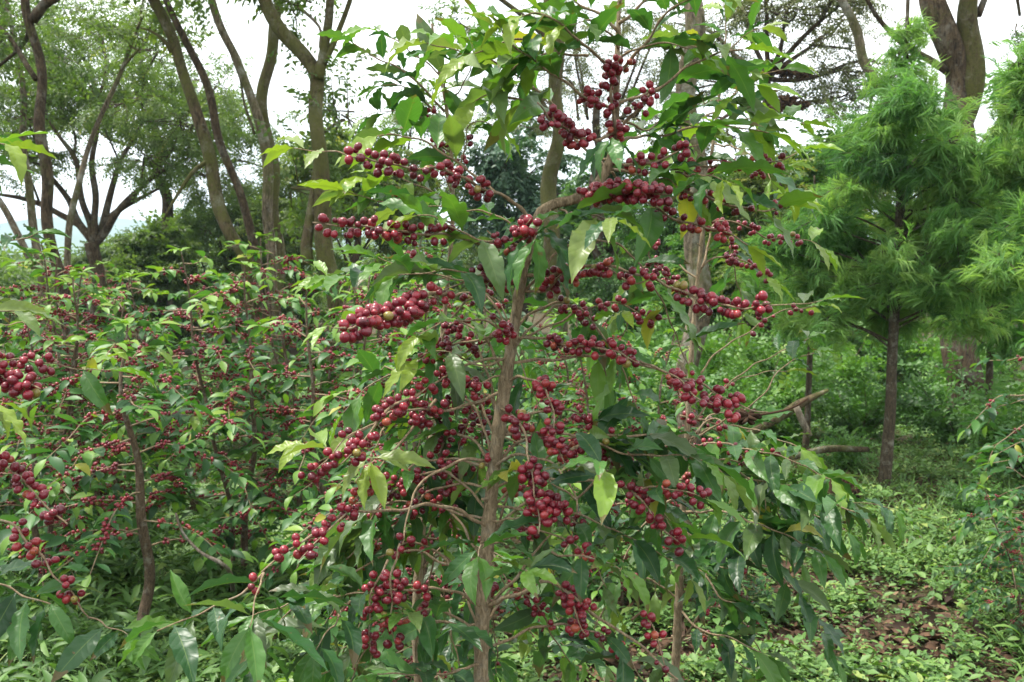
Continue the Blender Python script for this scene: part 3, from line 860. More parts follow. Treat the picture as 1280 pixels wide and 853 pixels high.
# big leafy mass on the right
for pts, tn in (
        (((850, 600, 2.2), (900, 590, 2.05), (950, 600, 1.95), (1000, 612, 1.9), (1050, 630, 1.85), (1085, 650, 1.82)), .38),
        (((850, 560, 2.2), (900, 555, 2.1), (950, 565, 2.0), (1000, 580, 1.95), (1040, 600, 1.9)), .5),
        (((850, 640, 2.2), (900, 640, 2.1), (950, 655, 2.0), (990, 675, 1.95), (1030, 690, 1.9)), .2),
        (((850, 660, 2.2), (890, 680, 2.1), (930, 690, 2.0), (960, 700, 2.0)), .15),
        (((850, 520, 2.2), (900, 530, 2.2), (950, 540, 2.15), (1000, 560, 2.1)), .5),
        (((700, 570, 1.6), (760, 545, 1.6), (820, 545, 1.6), (870, 560, 1.6), (900, 590, 1.58)), .45),
        (((850, 700, 2.2), (880, 720, 2.15), (900, 745, 2.1), (935, 760, 2.1)), .2),
        (((848, 760, 2.2), (880, 790, 2.15), (920, 800, 2.1), (960, 820, 2.1)), .15),
        (((850, 620, 2.2), (820, 640, 2.05), (790, 680, 2.0), (770, 720, 1.95)), .3),
        (((852, 600, 2.2), (900, 610, 2.25), (960, 625, 2.25), (1010, 640, 2.25), (1060, 665, 2.2)), .22)):
    coffee_branch(pp(*pts), r0=.0045, cher=[(.05, .35, 2, 5)] if tn > .3 else [], leaves=[(.25, 1)], size=.128, tone=tn, droop=.5, miss=.05, step=.032, cr=.0075)
coffee_branch(pp((1000, 600, 1.95), (1060, 625, 1.9), (1095, 632, 1.88), (1120, 640, 1.86)), r0=.002, leaves=[(.3, 1)], size=.11, tone=.3, droop=.6)
coffee_branch(pp((858, 540, 2.2), (890, 500, 2.2), (930, 465, 2.2), (975, 440, 2.2), (1010, 425, 2.2)), r0=.004, cher=[(.3, .5, 2, 4)], leaves=[(.75, 1)], size=.11, tone=.3)
coffee_branch(pp((858, 550, 2.2), (900, 530, 2.15), (945, 500, 2.1), (985, 455, 2.1), (1015, 440, 2.1)), r0=.0035, cher=[(.2, .4, 2, 5)], leaves=[(.8, 1)], size=.105, tone=.35)
coffee_branch(pp((862, 480, 2.2), (900, 440, 2.2), (940, 410, 2.2), (980, 390, 2.2), (1030, 380, 2.2)), r0=.0035, cher=[(.5, .9, 2, 4)], leaves=[(.85, 1)], size=.09, tone=.6)
coffee_branch(pp((860, 510, 2.2), (910, 480, 2.2), (950, 468, 2.15), (985, 462, 2.15)), r0=.0028, leaves=[(.85, 1)], size=.10, tone=.93, miss=.5)
coffee_branch(pp((640, 430), (700, 400, 1.65), (740, 385, 1.68), (775, 380, 1.7), (810, 395, 1.7), (845, 400, 1.72)), r0=.0035, cher=[(.5, .95, 4, 7)], tip=False, cr=.0075)
coffee_branch(pp((858, 560, 2.2), (900, 560, 2.1), (940, 570, 2.05), (975, 570, 2.0)), r0=.003, cher=[(.3, .95, 3, 5)], tip=False, cr=.0075)
coffee_branch(pp((640, 425), (610, 370, 1.66), (560, 345, 1.68), (510, 340, 1.7), (470, 320, 1.7)), r0=.0035, leaves=[(.3, 1)], size=.115, tone=.35, droop=.3)
# random fill shoots from the three stems so that the plant is dense all round
g = np.random.default_rng(33)
for i in range(56):
    k = g.choice(3, p=[.45, .3, .25])
    y0 = g.uniform(330, 840) if g.uniform() < .4 else g.uniform(540, 840)
    src = [(np.interp(y0, [325, 520, 770], [656, 625, 604]), 1.62), (np.interp(y0, [260, 500, 800], [566, 545, 521]), 1.98), (np.interp(y0, [190, 420, 800], [890, 866, 846]), 2.2)][k]
    ang = g.uniform(-1.2, 4.3)
    dx, dd = math.cos(ang), math.sin(ang) * .6
    if k == 0 and dd < -.1:
        dd = abs(dd)
    L = g.uniform(.22, .42)
    p0 = P(src[0], y0, src[1])
    rise = g.uniform(.0, .12)
    pts = [p0 + np.array([dx, dd, 0]) * L * q + np.array([0, 0, rise * math.sin(q * PI) * 1.2 - .14 * q * q + g.normal(0, .01)]) for q in (0, .3, .6, .85, 1)]
    coffee_branch(pts, r0=.0038, cher=[(.25, .6, 3, 7)] if g.uniform() < .6 else [], leaves=[(.45, 1)], size=.115, tone=g.uniform(.2, .6), droop=g.uniform(.15, .45), cr=.0074, hi=True, pool=POOL)

tw = tag(POOL[0].build("side_twigs", M_BRANCH, plant, origin=plant.location), kind="stuff")
tag(POOL[1].build("foliage", M_LEAF, tw, origin=plant.location), kind="stuff")
tag(POOL[2].build("cherries", [M_CHERRY, M_CALYX], tw, origin=plant.location), kind="stuff")

# ------------------------------------------------------------------ left foreground coffee plant (its stem stands left of the frame)
rng = np.random.default_rng(11)
lb = P(-190, 700, 1.55)
lb[2] = 0
lplant = thing("coffee_plant", "coffee plant at the left edge whose strands of red cherries reach in close", "coffee plant", lb)
stem([lb, lb + [.01, 0, .8], lb + [0.02, 0, 1.5], lb + [0.03, .02, 2.0]], [.017, .015, .011, .005], root=lplant)
kw = dict(root=lplant)
coffee_branch(pp((-185, 480, 1.55), (-90, 470, 1.5), (-20, 470, 1.45), (25, 478, 1.42), (50, 484, 1.41)), cher=[(.55, 1, 8, 12)], tip=False, r0=.005, cr=.0084, **kw)
coffee_branch(pp((-185, 440, 1.55), (-90, 440, 1.5), (-20, 450, 1.46), (30, 452, 1.44), (62, 454, 1.43)), cher=[(.55, 1, 6, 9)], tip=False, cr=.0075, **kw)
coffee_branch(pp((62, 454, 1.6), (90, 462, 1.6), (120, 462, 1.6), (145, 458, 1.6)), r0=.002, leaves=[(.2, 1)], size=.115, tone=.4, droop=.35, **kw)
coffee_branch(pp((-185, 560, 1.55), (-90, 560, 1.5), (-10, 572, 1.45), (20, 590, 1.42), (38, 615, 1.4), (60, 638, 1.39), (85, 652, 1.38)), cher=[(.6, 1, 6, 10)], tip=False, r0=.005, **kw)
coffee_branch(pp((-185, 610, 1.55), (-80, 620, 1.5), (0, 650, 1.45), (45, 688, 1.43), (70, 718, 1.42), (90, 745, 1.42), (110, 772, 1.42)), cher=[(.62, 1, 3, 7)], tip=False, **kw)
coffee_branch(pp((-60, 500, 1.45), (-30, 505, 1.38), (-8, 502, 1.32)), r0=.003, leaves=[(.5, 1)], size=.12, tone=.86, droop=.9, **kw)
coffee_branch(pp((-185, 180, 1.6), (-90, 180, 1.55), (-30, 182, 1.5), (5, 180, 1.48)), leaves=[(.4, 1)], size=.11, tone=.72, droop=.1, **kw)
coffee_branch(pp((-185, 220, 1.6), (-90, 205, 1.6), (-30, 200, 1.58)), leaves=[(.4, 1)], size=.11, tone=.3, droop=.2, **kw)
coffee_branch(pp((-185, 300, 1.6), (-90, 300, 1.55), (-10, 302, 1.5), (30, 296, 1.48), (48, 294, 1.47)), leaves=[(.75, 1)], size=.07, tone=.3, droop=.2, **kw)
coffee_branch(pp((-185, 370, 1.65), (-90, 380, 1.65), (-20, 385, 1.62), (20, 392, 1.6)), leaves=[(.5, 1)], size=.11, tone=.45, droop=.2, **kw)
coffee_branch(pp((-185, 720, 1.55), (-90, 720, 1.5), (-10, 730, 1.45), (30, 745, 1.42), (60, 752, 1.4)), leaves=[(.5, 1)], size=.115, tone=.22, droop=.3, **kw)
coffee_branch(pp((-185, 760, 1.55), (-90, 770, 1.5), (-10, 775, 1.45), (20, 785, 1.42)), leaves=[(.5, 1)], size=.115, tone=.25, droop=.4, **kw)
coffee_branch(pp((110, 772, 1.42), (125, 775, 1.4), (140, 785, 1.38), (160, 795, 1.36)), r0=.0022, leaves=[(.2, 1)], size=.11, tone=.28, droop=.6, **kw)
for i in range(10):
    z0 = g.uniform(.6, 1.95)
    a = g.uniform(.6, 5.6)
    L = g.uniform(.3, .5)
    p0 = lb + np.array([.015, 0, z0])
    pts = [p0 + np.array([math.cos(a), math.sin(a) * .8, 0]) * L * q + np.array([0, 0, .1 * math.sin(q * 3) - .12 * q * q]) for q in (0, .3, .6, 1)]
    coffee_branch(pts, cher=[(.3, .6, 3, 7)], leaves=[(.5, 1)], tone=.4, hi=False, **kw)

# ------------------------------------------------------------------ background coffee bushes


def make_bush(seed, H, nst, label, lean=0.15, dens=1.0, chm=1.0, tone=.42, spread=1.0):
    g = np.random.default_rng(seed)
    root = thing("coffee_bush", label, "coffee bush", (0, 0, 0), "coffee bushes behind the central coffee plant")
    fol, cher = MB(), MB()
    for s in range(nst):
        a = g.uniform(0, 6.28)
        off = np.array([math.cos(a), math.sin(a), 0]) * (.05 if nst > 1 else 0)
        ln = np.array([math.cos(a), math.sin(a), 0]) * lean * g.uniform(.6, 1.8)
        h = H * g.uniform(.85, 1.05)
        pts = [off + [0, 0, -.02], off + ln * .2 + [0, 0, h * .3], off + ln * .6 + [g.normal(0, .02), 0, h * .65], off + ln + [0, 0, h]]
        p = smooth(pts, .05)
        sl_ = arc(p)[:, None]
        p = p + (.018 if nst > 1 else .03) * (np.sin(sl_ * 4.1 + g.uniform(0, 6.28, 3)) + .5 * np.sin(sl_ * 11 + g.uniform(0, 6.28, 3))) * [1, 1, 0] * np.minimum(1, sl_ * 5)
        m = MB()
        r0 = g.uniform(.012, .02) * (1.8 if nst == 1 else 1)
        m.tube(p, np.linspace(r0, .004, len(p)), 9, wob=.3, rng=g)
        m.build("stem", M_STEMFAR, root)
        sa = arc(p)
        nb = int((h - .28) / .064 * dens)
        for b in range(nb):
            f = ((.25 if nst > 1 else .5) + (h - (.28 if nst > 1 else .53)) * (b + g.uniform(0, .6)) / nb) / h
            c = at_arc(p, sa, f * sa[-1])
            az = b * 1.9 + g.normal(0, .5)
            L = np.interp(f, [.2, .45, .8, 1], [.38, .62, .42, .16]) * g.uniform(.75, 1.25) * spread
            up = g.uniform(.1, .35) + (.3 if f > .85 else 0)
            d = np.array([math.cos(az), math.sin(az), 0])
            sag = g.uniform(.25, .7) * L
            bp = np.array([c + d * L * q + np.array([0, 0, up * L * q - sag * q * q]) + (0 if q == 0 else g.normal(0, .012, 3)) for q in (0, .25, .5, .75, 1)])
            bp = smooth(bp, .03)
            m = MB()
            m.tube(bp, np.linspace(.0045, .0018, len(bp)), 4)
            m.build("branch", M_BRANCH, root)
            s2 = arc(bp)
            tan = nrm(np.gradient(bp, axis=0))
            for q in np.arange(.05, s2[-1], .036):
                ff = q / s2[-1]
                c2 = at_arc(bp, s2, q)
                t = tan[min(len(tan) - 1, int(ff * len(tan)))]
                side = nrm(np.cross(t, [0, 0, 1.0]) + 1e-5)
                if ff > .3:
                    leaf_pairs(fol, None, g, c2, t, side, .10, tone + .03 + .25 * (ff - .6) + (.2 if f > .85 else 0), .22, LEAVES_LO, miss=.12)
                if .15 < ff < .8 and f < .93 and g.uniform() < .66 * chm:
                    add_cherries(cher, g, c2, t, int(g.integers(3, 10)), .0080, .003, CH_LO, tone=.1)
            add_leaves(fol, g, bp[-1], tan[-1] + [0, 0, .1], [0, 0, 1.0], np.array([.09]), np.array([.8]), LEAVES_LO)
        for k in range(6):
            a = g.uniform(0, 6.28)
            add_leaves(fol, g, p[-1], [math.cos(a), math.sin(a), .5], [0, 0, 1.0], np.array([.09]), np.array([.82]), LEAVES_LO)
    fol.build("foliage", M_LEAF_FAR, root)
    if cher.n:
        tag(cher.build("cherries", M_CHERRY, root), kind="stuff")
    return root


def gp(px, d):
    """ground position under photo column px at distance d"""
    return np.array([(px - 640) / F * d, d, 0.0])


protoA = make_bush(101, 1.85, 3, "", lean=.22)
protoB = make_bush(102, 1.75, 2, "", lean=.2, dens=1.15)
protoC = make_bush(103, 1.65, 1, "", lean=.08, dens=1.3)
protoD = make_bush(104, 1.6, 3, "", lean=.25, chm=.25, tone=.25)
BUSH = [  # proto, px, dist, rot, scale, label
    (protoC, 172, 4.2, 0.4, .98, "cherry laden coffee bush on one thick dark bark trunk, left of the dead stick"),
    (protoA, 40, 4.9, 1.3, .88, "coffee bush behind the foreground strands at the left edge"),
    (protoB, 300, 5.2, 2.2, 1.0, "coffee bush just right of the thick trunked bush, full of small red cherries"),
    (protoA, 130, 6.0, 4.0, .97, "coffee bush with bright young leaves on top, under the spreading tree at left"),
    (protoB, 430, 4.6, 0.2, .93, "coffee bush seen behind the left side of the central plant"),
    (protoC, 235, 6.8, 3.4, 1.05, "tall coffee bush in the left field, below the two leaning trunks"),
    (protoB, 5, 6.6, 5.2, .9, "leftmost coffee bush of the row beneath the pale gap of sky"),
    (protoA, 380, 6.9, 2.9, 1.02, "coffee bush at the foot of the pale upright trunk"),
    (protoC, 75, 8.3, 1.1, 1.0, "distant coffee bush near the dark forked trunk at far left"),
    (protoB, 170, 8.9, 2.0, 1.0, "distant coffee bush below the spreading tree crown"),
    (protoA, 480, 7.6, 0.9, 1.05, "coffee bush in front of the curved mossy tree"),
    (protoB, 300, 9.2, 4.4, .98, "distant coffee bush at the foot of the leaning trunks"),
    (protoA, 540, 5.7, 5.0, .9, "coffee bush behind the thin second stem of the central plant"),
    (protoC, 700, 6.2, 2.6, .88, "coffee bush low behind the middle of the central plant"),
    (protoB, 545, 3.5, 1.1, .80, "nearest coffee bush behind the lower left branches of the central plant"),
    (protoA, 790, 4.9, 3.1, .8, "coffee bush between the central stem and the right hand stem, farther back"),
    (protoD, 1330, 5.3, 1.2, 1.0, "dark leaved coffee bush at the right edge of the photo"),
    (protoD, 1300, 4.4, 3.9, .48, "small low coffee seedling at the right edge, pale leaves spread over the ground"),
    (protoD, 600, 8.2, 2.5, 1.0, "dark coffee bush without many cherries, deep behind the central plant"),
    (protoD, 935, 4.6, 4.4, .38, "tiny dark leaved coffee seedling below the drooping leaves on the right"),
]
used = set()
for pr, px, d, rz, sc, lab in BUSH:
    loc = gp(px, d)
    if pr.name not in used:
        used.add(pr.name)
        pr.location = Vector(loc)
        pr.rotation_euler = (0, 0, rz)
        pr.scale = (sc,) * 3
        pr["label"] = lab
    else:
        copy_thing(pr, loc, rz, sc, lab)

# ------------------------------------------------------------------ trees


def sprig_template(seed, n, length, ll, lw, flat=.3, droop=.3):
    """a twig carrying n small leaves (unit scale in metres)"""
    g = np.random.default_rng(seed)
    m = MB()
    T = [leaf_template(4, 3, w=lw, droop=d, fold=.25, ripple=0) for d in (.25, .7)]
    for i in range(n):
        f = (i + .5) / n
        x = length * f
        z = -droop * length * f * f
        sg = 1 if i % 2 else -1
        d = np.array([.55, sg * .9, g.normal(0, flat)])
        M = frames(d[None], np.array([[0, g.normal(0, .3), 1.0]])) * (ll * g.uniform(.7, 1.2))
        m.inst(T[i % 2], M, np.array([[x, 0, z]]), np.array([.5]))
    v, f, uv = np.vstack(m.v), np.vstack([a for a, _ in m.f]), np.vstack(m.uv)
    return (v, [f], uv)


SPR_BROAD = [sprig_template(s, 13, .36, .07, .46, flat=.5) for s in (1, 2, 3)]
SPR_FINE = [sprig_template(s, 16, .34, .055, .42, flat=.15, droop=.15) for s in (4, 5)]
SPR_DENSE = [sprig_template(s, 12, .30, .10, .55, flat=.6) for s in (6, 7)]
SPR_SHRUB = [sprig_template(s, 14, .22, .052, .5, flat=.5, droop=.5) for s in (8, 9)]


def plume_template(seed, n=26, ln=.105, wd=.0068, spread=.9):
    """feathery tuft: narrow drooping blades fanning from a twig end"""
    g = np.random.default_rng(seed)
    V, Fq, UV = [], [], []
    for i in range(n):
        base = np.array([g.uniform(-.12, .03), 0, 0])
        a = g.uniform(0, 6.28)
        d = nrm(np.array([1.0, math.cos(a) * spread * g.uniform(.3, 1.1), math.sin(a) * spread * .8 + .15]))
        L = ln * g.uniform(.6, 1.2)
        side = nrm(np.cross(d, g.normal(0, 1, 3)))
        k0 = len(V)
        for q, w in ((0, .6), (.4, 1.0), (.75, .8), (1, .15)):
            p = base + d * L * q + np.array([0, 0, -.75 * L * q * q * (1 if d[2] > -.3 else .3)])
            V.append(p - side * wd * .5 * w)
            V.append(p + side * wd * .5 * w)
            UV += [(q, 0), (q, 1)]
        for s in range(3):
            b = k0 + s * 2
            Fq.append((b, b + 2, b + 3, b + 1))
    return (np.array(V), [np.array(Fq)], np.array(UV))


PLUMES = [plume_template(s) for s in (21, 22, 23)]


def scatter(mb, g, tmpls, pos, d, n, scale, tone):
    M = frames(d, n) * np.asarray(scale)[:, None, None]
    k = g.integers(0, len(tmpls), len(pos))
    for i, T in enumerate(tmpls):
        w = k == i
        mb.inst(T, M[w], pos[w], np.clip(np.asarray(tone)[w], 0, 1))


def crown_clump(fol, wood, g, start, c, rad, nsub, nspr, tmpls, scale, tone, r_limb=.03, flat=0.0, twig=.008):
    """a limb from start to clump centre c, sub-twigs into an ellipsoid, sprigs along them"""
    start, c, rad = np.asarray(start, float), np.asarray(c, float), np.asarray(rad, float)
    if r_limb:
        mid = (start + c) / 2 + g.normal(0, .08, 3) * np.linalg.norm(c - start) + [0, 0, .05 * np.linalg.norm(c - start)]
        lp = smooth([start, mid, c], .12)
        wood.tube(lp, np.linspace(r_limb, twig * 1.6, len(lp)), 6, wob=.12, rng=g)
    for i in range(nsub):
        e = nrm(g.normal(0, 1, 3)) * rad * g.uniform(.55, 1.05) ** .5
        tip = c + e
        o = c + e * g.uniform(0, .25) + g.normal(0, .05, 3)
        tp = smooth([o, (o + tip) / 2 + g.normal(0, .06, 3) * np.linalg.norm(e), tip], .1)
        wood.tube(tp, np.linspace(twig, twig * .3, len(tp)), 4, cap=False)
        f = g.uniform(.3, 1.0, nspr)
        pos = tp[0] + (tp[-1] - tp[0]) * f[:, None] + g.normal(0, .09, (nspr, 3)) * np.linalg.norm(rad) * .35
        d = nrm(e) + g.normal(0, .7, (nspr, 3)) * [1, 1, .45]
        d[:, 2] -= .15
        nn = np.array([0, 0, 1.0]) + g.normal(0, .35, (nspr, 3))
        tn = tone + g.normal(0, .16, nspr) + .12 * (g.uniform() - .5)
        scatter(fol, g, tmpls, pos, d, nn, scale * g.uniform(.75, 1.25, nspr), tn)


def tree(name, label, cat, basept, trunks, clumps, bark, leafmat, tmpls, scale=1.0, tone=.45, seed=0, group=None, wood_mat=None, nsub=10, nspr=11, twig=.01, sides=12, wob=.14, hang=0):
    """trunks: list of (points, radii); clumps: list of (attach point, centre, (rx,ry,rz), limb radius)"""
    g = np.random.default_rng(seed)
    root = thing(name, label, cat, basept, group)
    for tk in trunks:
        pts, rad = tk[:2]
        m = MB()
        p = smooth(pts, .08)
        kk = np.linspace(0, 1, len(p))[:, None]
        sl = arc(p)[:, None]
        p = p + rad[0] * .32 * np.minimum(1, kk * 6) * (np.sin(sl * 2.1 + g.uniform(0, 6.28, 3)) + .6 * np.sin(sl * 5.3 + g.uniform(0, 6.28, 3))) * [1, 1, .2]
        m.tube(p, np.interp(np.linspace(0, 1, len(p)), np.linspace(0, 1, len(rad)), rad) * .77, sides, wob=wob, rng=g)
        m.build("trunk", tk[2] if len(tk) > 2 else bark, root, origin=root.location)
    fol, wood = MB(), MB()
    for cl in clumps:
        st, c, rad, rl = cl[:4]
        k = cl[4] if len(cl) > 4 else 1.0
        crown_clump(fol, wood, g, st, c, rad, max(2, int(nsub * k)), nspr, tmpls, scale, tone, rl, twig=twig)
    if wood.n:
        wood.build("limbs", wood_mat or bark, root, origin=root.location)
    if fol.n:
        fol.build("crown", leafmat, root, origin=root.location)
    return root


def tp(d, *pts):
    return [P(x, y, d) for x, y in pts]


def on_ground(px, d):
    return gp(px, d)


# T1 forked dark tree at the far left
d = 11.0
b = on_ground(78, d)
tree("shade_tree", "slim dark trunk at the far left forking just under the top of the photo", "tree", b,
     [([b - [0, 0, .1]] + tp(d, (72, 330), (62, 240), (48, 130), (40, 60), (36, 20), (28, -60), (20, -160)), [.12, .092, .082, .075, .07, .05, .04]),
      (tp(d, (40, 26), (58, 8), (80, -8), (120, -60), (170, -130)), [.075, .07, .06, .04])],
     [(P(20, -160, d), P(-30, -230, d), (1.2, 1.2, .7), .04), (P(120, -60, d), P(190, -180, d), (1.3, 1.2, .6), .04),
      (P(36, 20, d), P(-10, 90, d + .6), (.75, .8, .9), .03), (P(45, 100, d), P(-20, 30, d + .5), (.9, .8, .7), .03)],
     M_BARK_DARK, M_SHADE, SPR_BROAD, seed=41, tone=.35)
# thin grey leaning stem left
d = 13.0
b = on_ground(52, d)
tree("shade_tree", "thin pale grey trunk between the dark fork and the left edge", "tree", b,
     [([b - [0, 0, .1]] + tp(d, (48, 345), (40, 260), (32, 180), (25, 100), (10, 20), (0, -40)), [.09, .075, .065, .06, .04, .03]),
      (tp(d, (44, 335), (20, 290), (0, 250), (-30, 215)), [.07, .055, .05, .03])],
     [(P(10, 20, d), P(-20, -30, d), (1.0, .9, .6), .03), (P(28, 150, d), P(20, 60, d), (.9, .9, .9), .03), (P(-30, 215, d), P(-60, 150, d), (.8, .8, .6), .03)],
     M_BARK_GREY, M_SHADE, SPR_BROAD, seed=42, tone=.4)
# T3 spreading umbrella tree
d = 19.0
b = on_ground(118, d)
fork = P(118, 305, d)
tr = [([b - [0, 0, .1], P(118, 340, d), fork], [.2, .17, .16])]
cl = []
gg = np.random.default_rng(5)
for (x1, y1), (x2, y2), (x3, y3) in (((95, 275), (60, 215), (10, 185)), ((108, 262), (92, 200), (60, 150)), ((120, 255), (118, 190), (122, 130)), ((135, 262), (150, 205), (178, 150)), ((142, 275), (180, 232), (235, 195)), ((130, 280), (160, 255), (200, 235)), ((100, 285), (50, 255), (-10, 240))):
    dz = gg.uniform(-1.2, 1.2)
    tr.append(([fork, P(x1, y1, d + dz * .3), P(x2, y2, d + dz * .7), P(x3, y3, d + dz)], [.10, .08, .06, .03]))
    cl.append((P(x3, y3, d + dz), P(x3 + gg.uniform(-15, 15), y3 - 32, d + dz), (1.0, 1.2, .55), .03))
    cl.append((P(x2, y2, d + dz * .7), P((x2 + x3) / 2 + gg.uniform(-20, 20), (y2 + y3) / 2 - 48, d - dz), (1.0, 1.2, .5), .025))
    cl.append((P(x3, y3, d + dz), P(x3 * 1.25 - 25, y3 - 85, d - dz), (1.0, 1.2, .55), .03))
tree("umbrella_tree", "spreading tree behind the left field, its dark limbs fanning out from one low fork", "tree", b, tr, cl, M_BARK_DARK, M_SHADE, SPR_BROAD, seed=43, tone=.5, scale=1.0, nsub=12, nspr=13)
# high crown mass left behind
d = 25.0
b = on_ground(220, d)
cl = []
for x, y in ((20, 20), (70, 60), (120, 25), (165, 70), (210, 110), (150, 120), (95, 110), (40, 120), (230, 165), (290, 185), (180, 165), (110, 150), (0, 70), (265, 120), (310, 140), (330, 210), (240, 215), (150, 40), (50, 10), (270, 230)):
    cl.append((P(200 + (x - 200) * .5, 200 + (y - 200) * .4, d), P(x, y, d + gg.uniform(-1.5, 1.5)), (1.35, 1.4, .9), .05))
tree("tall_tree", "tall broad leafy tree filling the upper left, behind the spreading tree", "tree", b,
     [([b - [0, 0, .1]] + tp(d, (215, 340), (205, 260), (200, 180), (180, 100), (170, 40)), [.25, .2, .18, .14, .1, .06])], cl, M_BARK_DARK, M_SHADE, SPR_BROAD, seed=44, tone=.55, scale=1.2, nsub=14, nspr=14)
# thin bare leaning stick-like tree (120-160 px)
d = 12.0
b = on_ground(70, d)
tree("slender_tree", "slender pale brown trunk leaning right, crossing in front of the spreading tree", "tree", b,
     [([b - [0, 0, .1]] + tp(d, (80, 330), (95, 240), (128, 150), (158, 70), (175, 20)), [.07, .06, .05, .045, .035, .02])],
     [(P(150, 90, d), P(175, 60, d), (.8, .8, .6), .015, .8), (P(175, 20, d), P(200, -30, d), (.9, .9, .6), .015)], M_BARK_GREY, M_SHADE, SPR_BROAD, seed=45, tone=.55)
# T4 two leaning trunks + right one
d = 9.5
b = on_ground(318, d)
tree("shade_tree", "thick dark mossy trunk leaning left, the lower of the two long parallel leaning trunks", "tree", b,
     [([b - [0, 0, .1]] + tp(d, (312, 350), (292, 290), (268, 215), (240, 130), (215, 65), (190, 0), (160, -90)), [.115, .095, .085, .08, .075, .07, .065, .04]),
      (tp(d, (215, 65), (205, 50), (190, 40), (175, 35)), [.03, .02, .015, .01]), (tp(d, (262, 200), (240, 215), (215, 255), (205, 275)), [.03, .025, .018, .012])],
     [(P(160, -90, d), P(120, -170, d), (1.2, 1.2, .6), .04), (P(190, 0, d), P(230, -60, d), (.7, .8, .3), .02)],
     M_BARK_MOSS, M_SHADE, SPR_BROAD, seed=46)
d = 10.2
b = on_ground(332, d)
tree("shade_tree", "slimmer leaning trunk just right of and parallel to the thick leaning one", "tree", b,
     [([b - [0, 0, .1]] + tp(d, (324, 350), (306, 262), (285, 190), (258, 110), (230, 50), (203, 0), (170, -70)), [.085, .07, .062, .058, .055, .05, .045, .03])],
     [(P(170, -70, d), P(150, -150, d), (1.2, 1.2, .6), .04)], M_BARK_DARK, M_SHADE, SPR_BROAD, seed=47)
d = 10.8
b = on_ground(342, d)
tree("shade_tree", "pale grey barked upright trunk that bends left at mid height", "tree", b,
     [([b - [0, 0, .1]] + tp(d, (338, 360), (333, 270), (330, 190), (322, 130), (300, 80), (280, 40), (266, 0), (250, -60)), [.09, .085, .08, .078, .072, .066, .06, .055, .035]),
      (tp(d, (318, 168), (305, 130), (300, 100), (288, 70)), [.02, .018, .015, .01])],
     [(P(250, -60, d), P(240, -130, d), (1.2, 1.2, .6), .04)], M_BARK_GREY, M_SHADE, SPR_BROAD, seed=48)
d = 11.4
b = on_ground(352, d)
tree("shade_tree", "straight trunk wrapped in olive moss beside the pale upright trunk", "tree", b,
     [([b - [0, 0, .1]] + tp(d, (346, 350), (338, 260), (334, 170), (336, 100), (344, 40), (352, 0), (360, -60)), [.13, .12, .11, .10, .095, .085, .075, .05])],
     [(P(360, -60, d), P(380, -130, d), (1.2, 1.2, .6), .05)], M_BARK_MOSS, M_SHADE, SPR_BROAD, seed=49)
# T6 big curved mossy tree
d = 9.0
b = on_ground(412, d)
tree("shade_tree", "stout mossy tree with a trunk that sweeps in a curve to the upper left", "tree", b,
     [([b - [0, 0, .1]] + tp(d, (408, 330), (406, 230), (404, 140), (396, 95), (372, 66), (348, 42), (332, 15), (322, -20), (315, -70)), [.14, .115, .105, .10, .098, .092, .085, .08, .075, .06]),
      (tp(d, (398, 100), (402, 60), (410, 20), (414, -20)), [.07, .055, .05, .04]), (tp(d, (404, 80), (420, 45), (438, 5), (450, -30)), [.04, .035, .03, .025]),
      (tp(d, (385, 330), (388, 270), (392, 220), (398, 190)), [.07, .06, .05, .05])],
     [(P(315, -70, d), P(300, -150, d), (1.2, 1.2, .6), .05), (P(414, -20, d), P(430, -110, d), (1.0, 1, .5), .03), (P(400, 170, d), P(430, 150, d + .4), (.35, .5, .6), .012, .7), (P(396, 240, d), P(365, 235, d + .6), (.35, .5, .5), .012, .7), (P(400, 60, d), P(375, 10, d + .8), (.5, .5, .4), .012, .8)],
     M_BARK_MOSS, M_SHADE, SPR_BROAD, seed=50, sides=16)
# hanging dry moss ribbons are part of that tree
# T7 mossy upright behind the centre
d = 13.0
b = on_ground(690, d)
tree("shade_tree", "upright moss covered trunk seen through the top of the central plant", "tree", b,
     [([b - [0, 0, .1]] + tp(d, (692, 340), (691, 230), (692, 140), (694, 60), (695, 0), (697, -80)), [.16, .145, .135, .13, .12, .11, .07]),
      (tp(d, (690, 150), (665, 110), (625, 60), (600, 45)), [.06, .05, .04, .03]), (tp(d, (694, 60), (660, 25), (620, -5), (600, -20)), [.06, .05, .04, .03])],
     [(P(697, -80, d), P(700, -150, d), (1.4, 1.2, .6), .05), (P(600, 45, d), P(575, 30, d), (.5, .6, .3), .02, .5)], M_BARK_MOSS, M_SHADE, SPR_BROAD, seed=51)
# T8 grey trunk right of the leader
d = 8.6
b = on_ground(862, d)
tree("shade_tree", "thick straight grey brown trunk just right of the central plant's leader", "tree", b,
     [([b - [0, 0, .1]] + tp(d, (864, 460), (868, 340), (869, 230), (868, 120), (866, 30), (865, -60), (864, -140)), [.15, .128, .12, .115, .112, .108, .10, .07])],
     [(P(864, -140, d), P(900, -210, d), (1.3, 1.2, .5), .05), (P(864, -140, d), P(820, -200, d), (1.2, 1.2, .5), .05)], M_BARK_GREY, M_SHADE, SPR_BROAD, seed=52, sides=16)
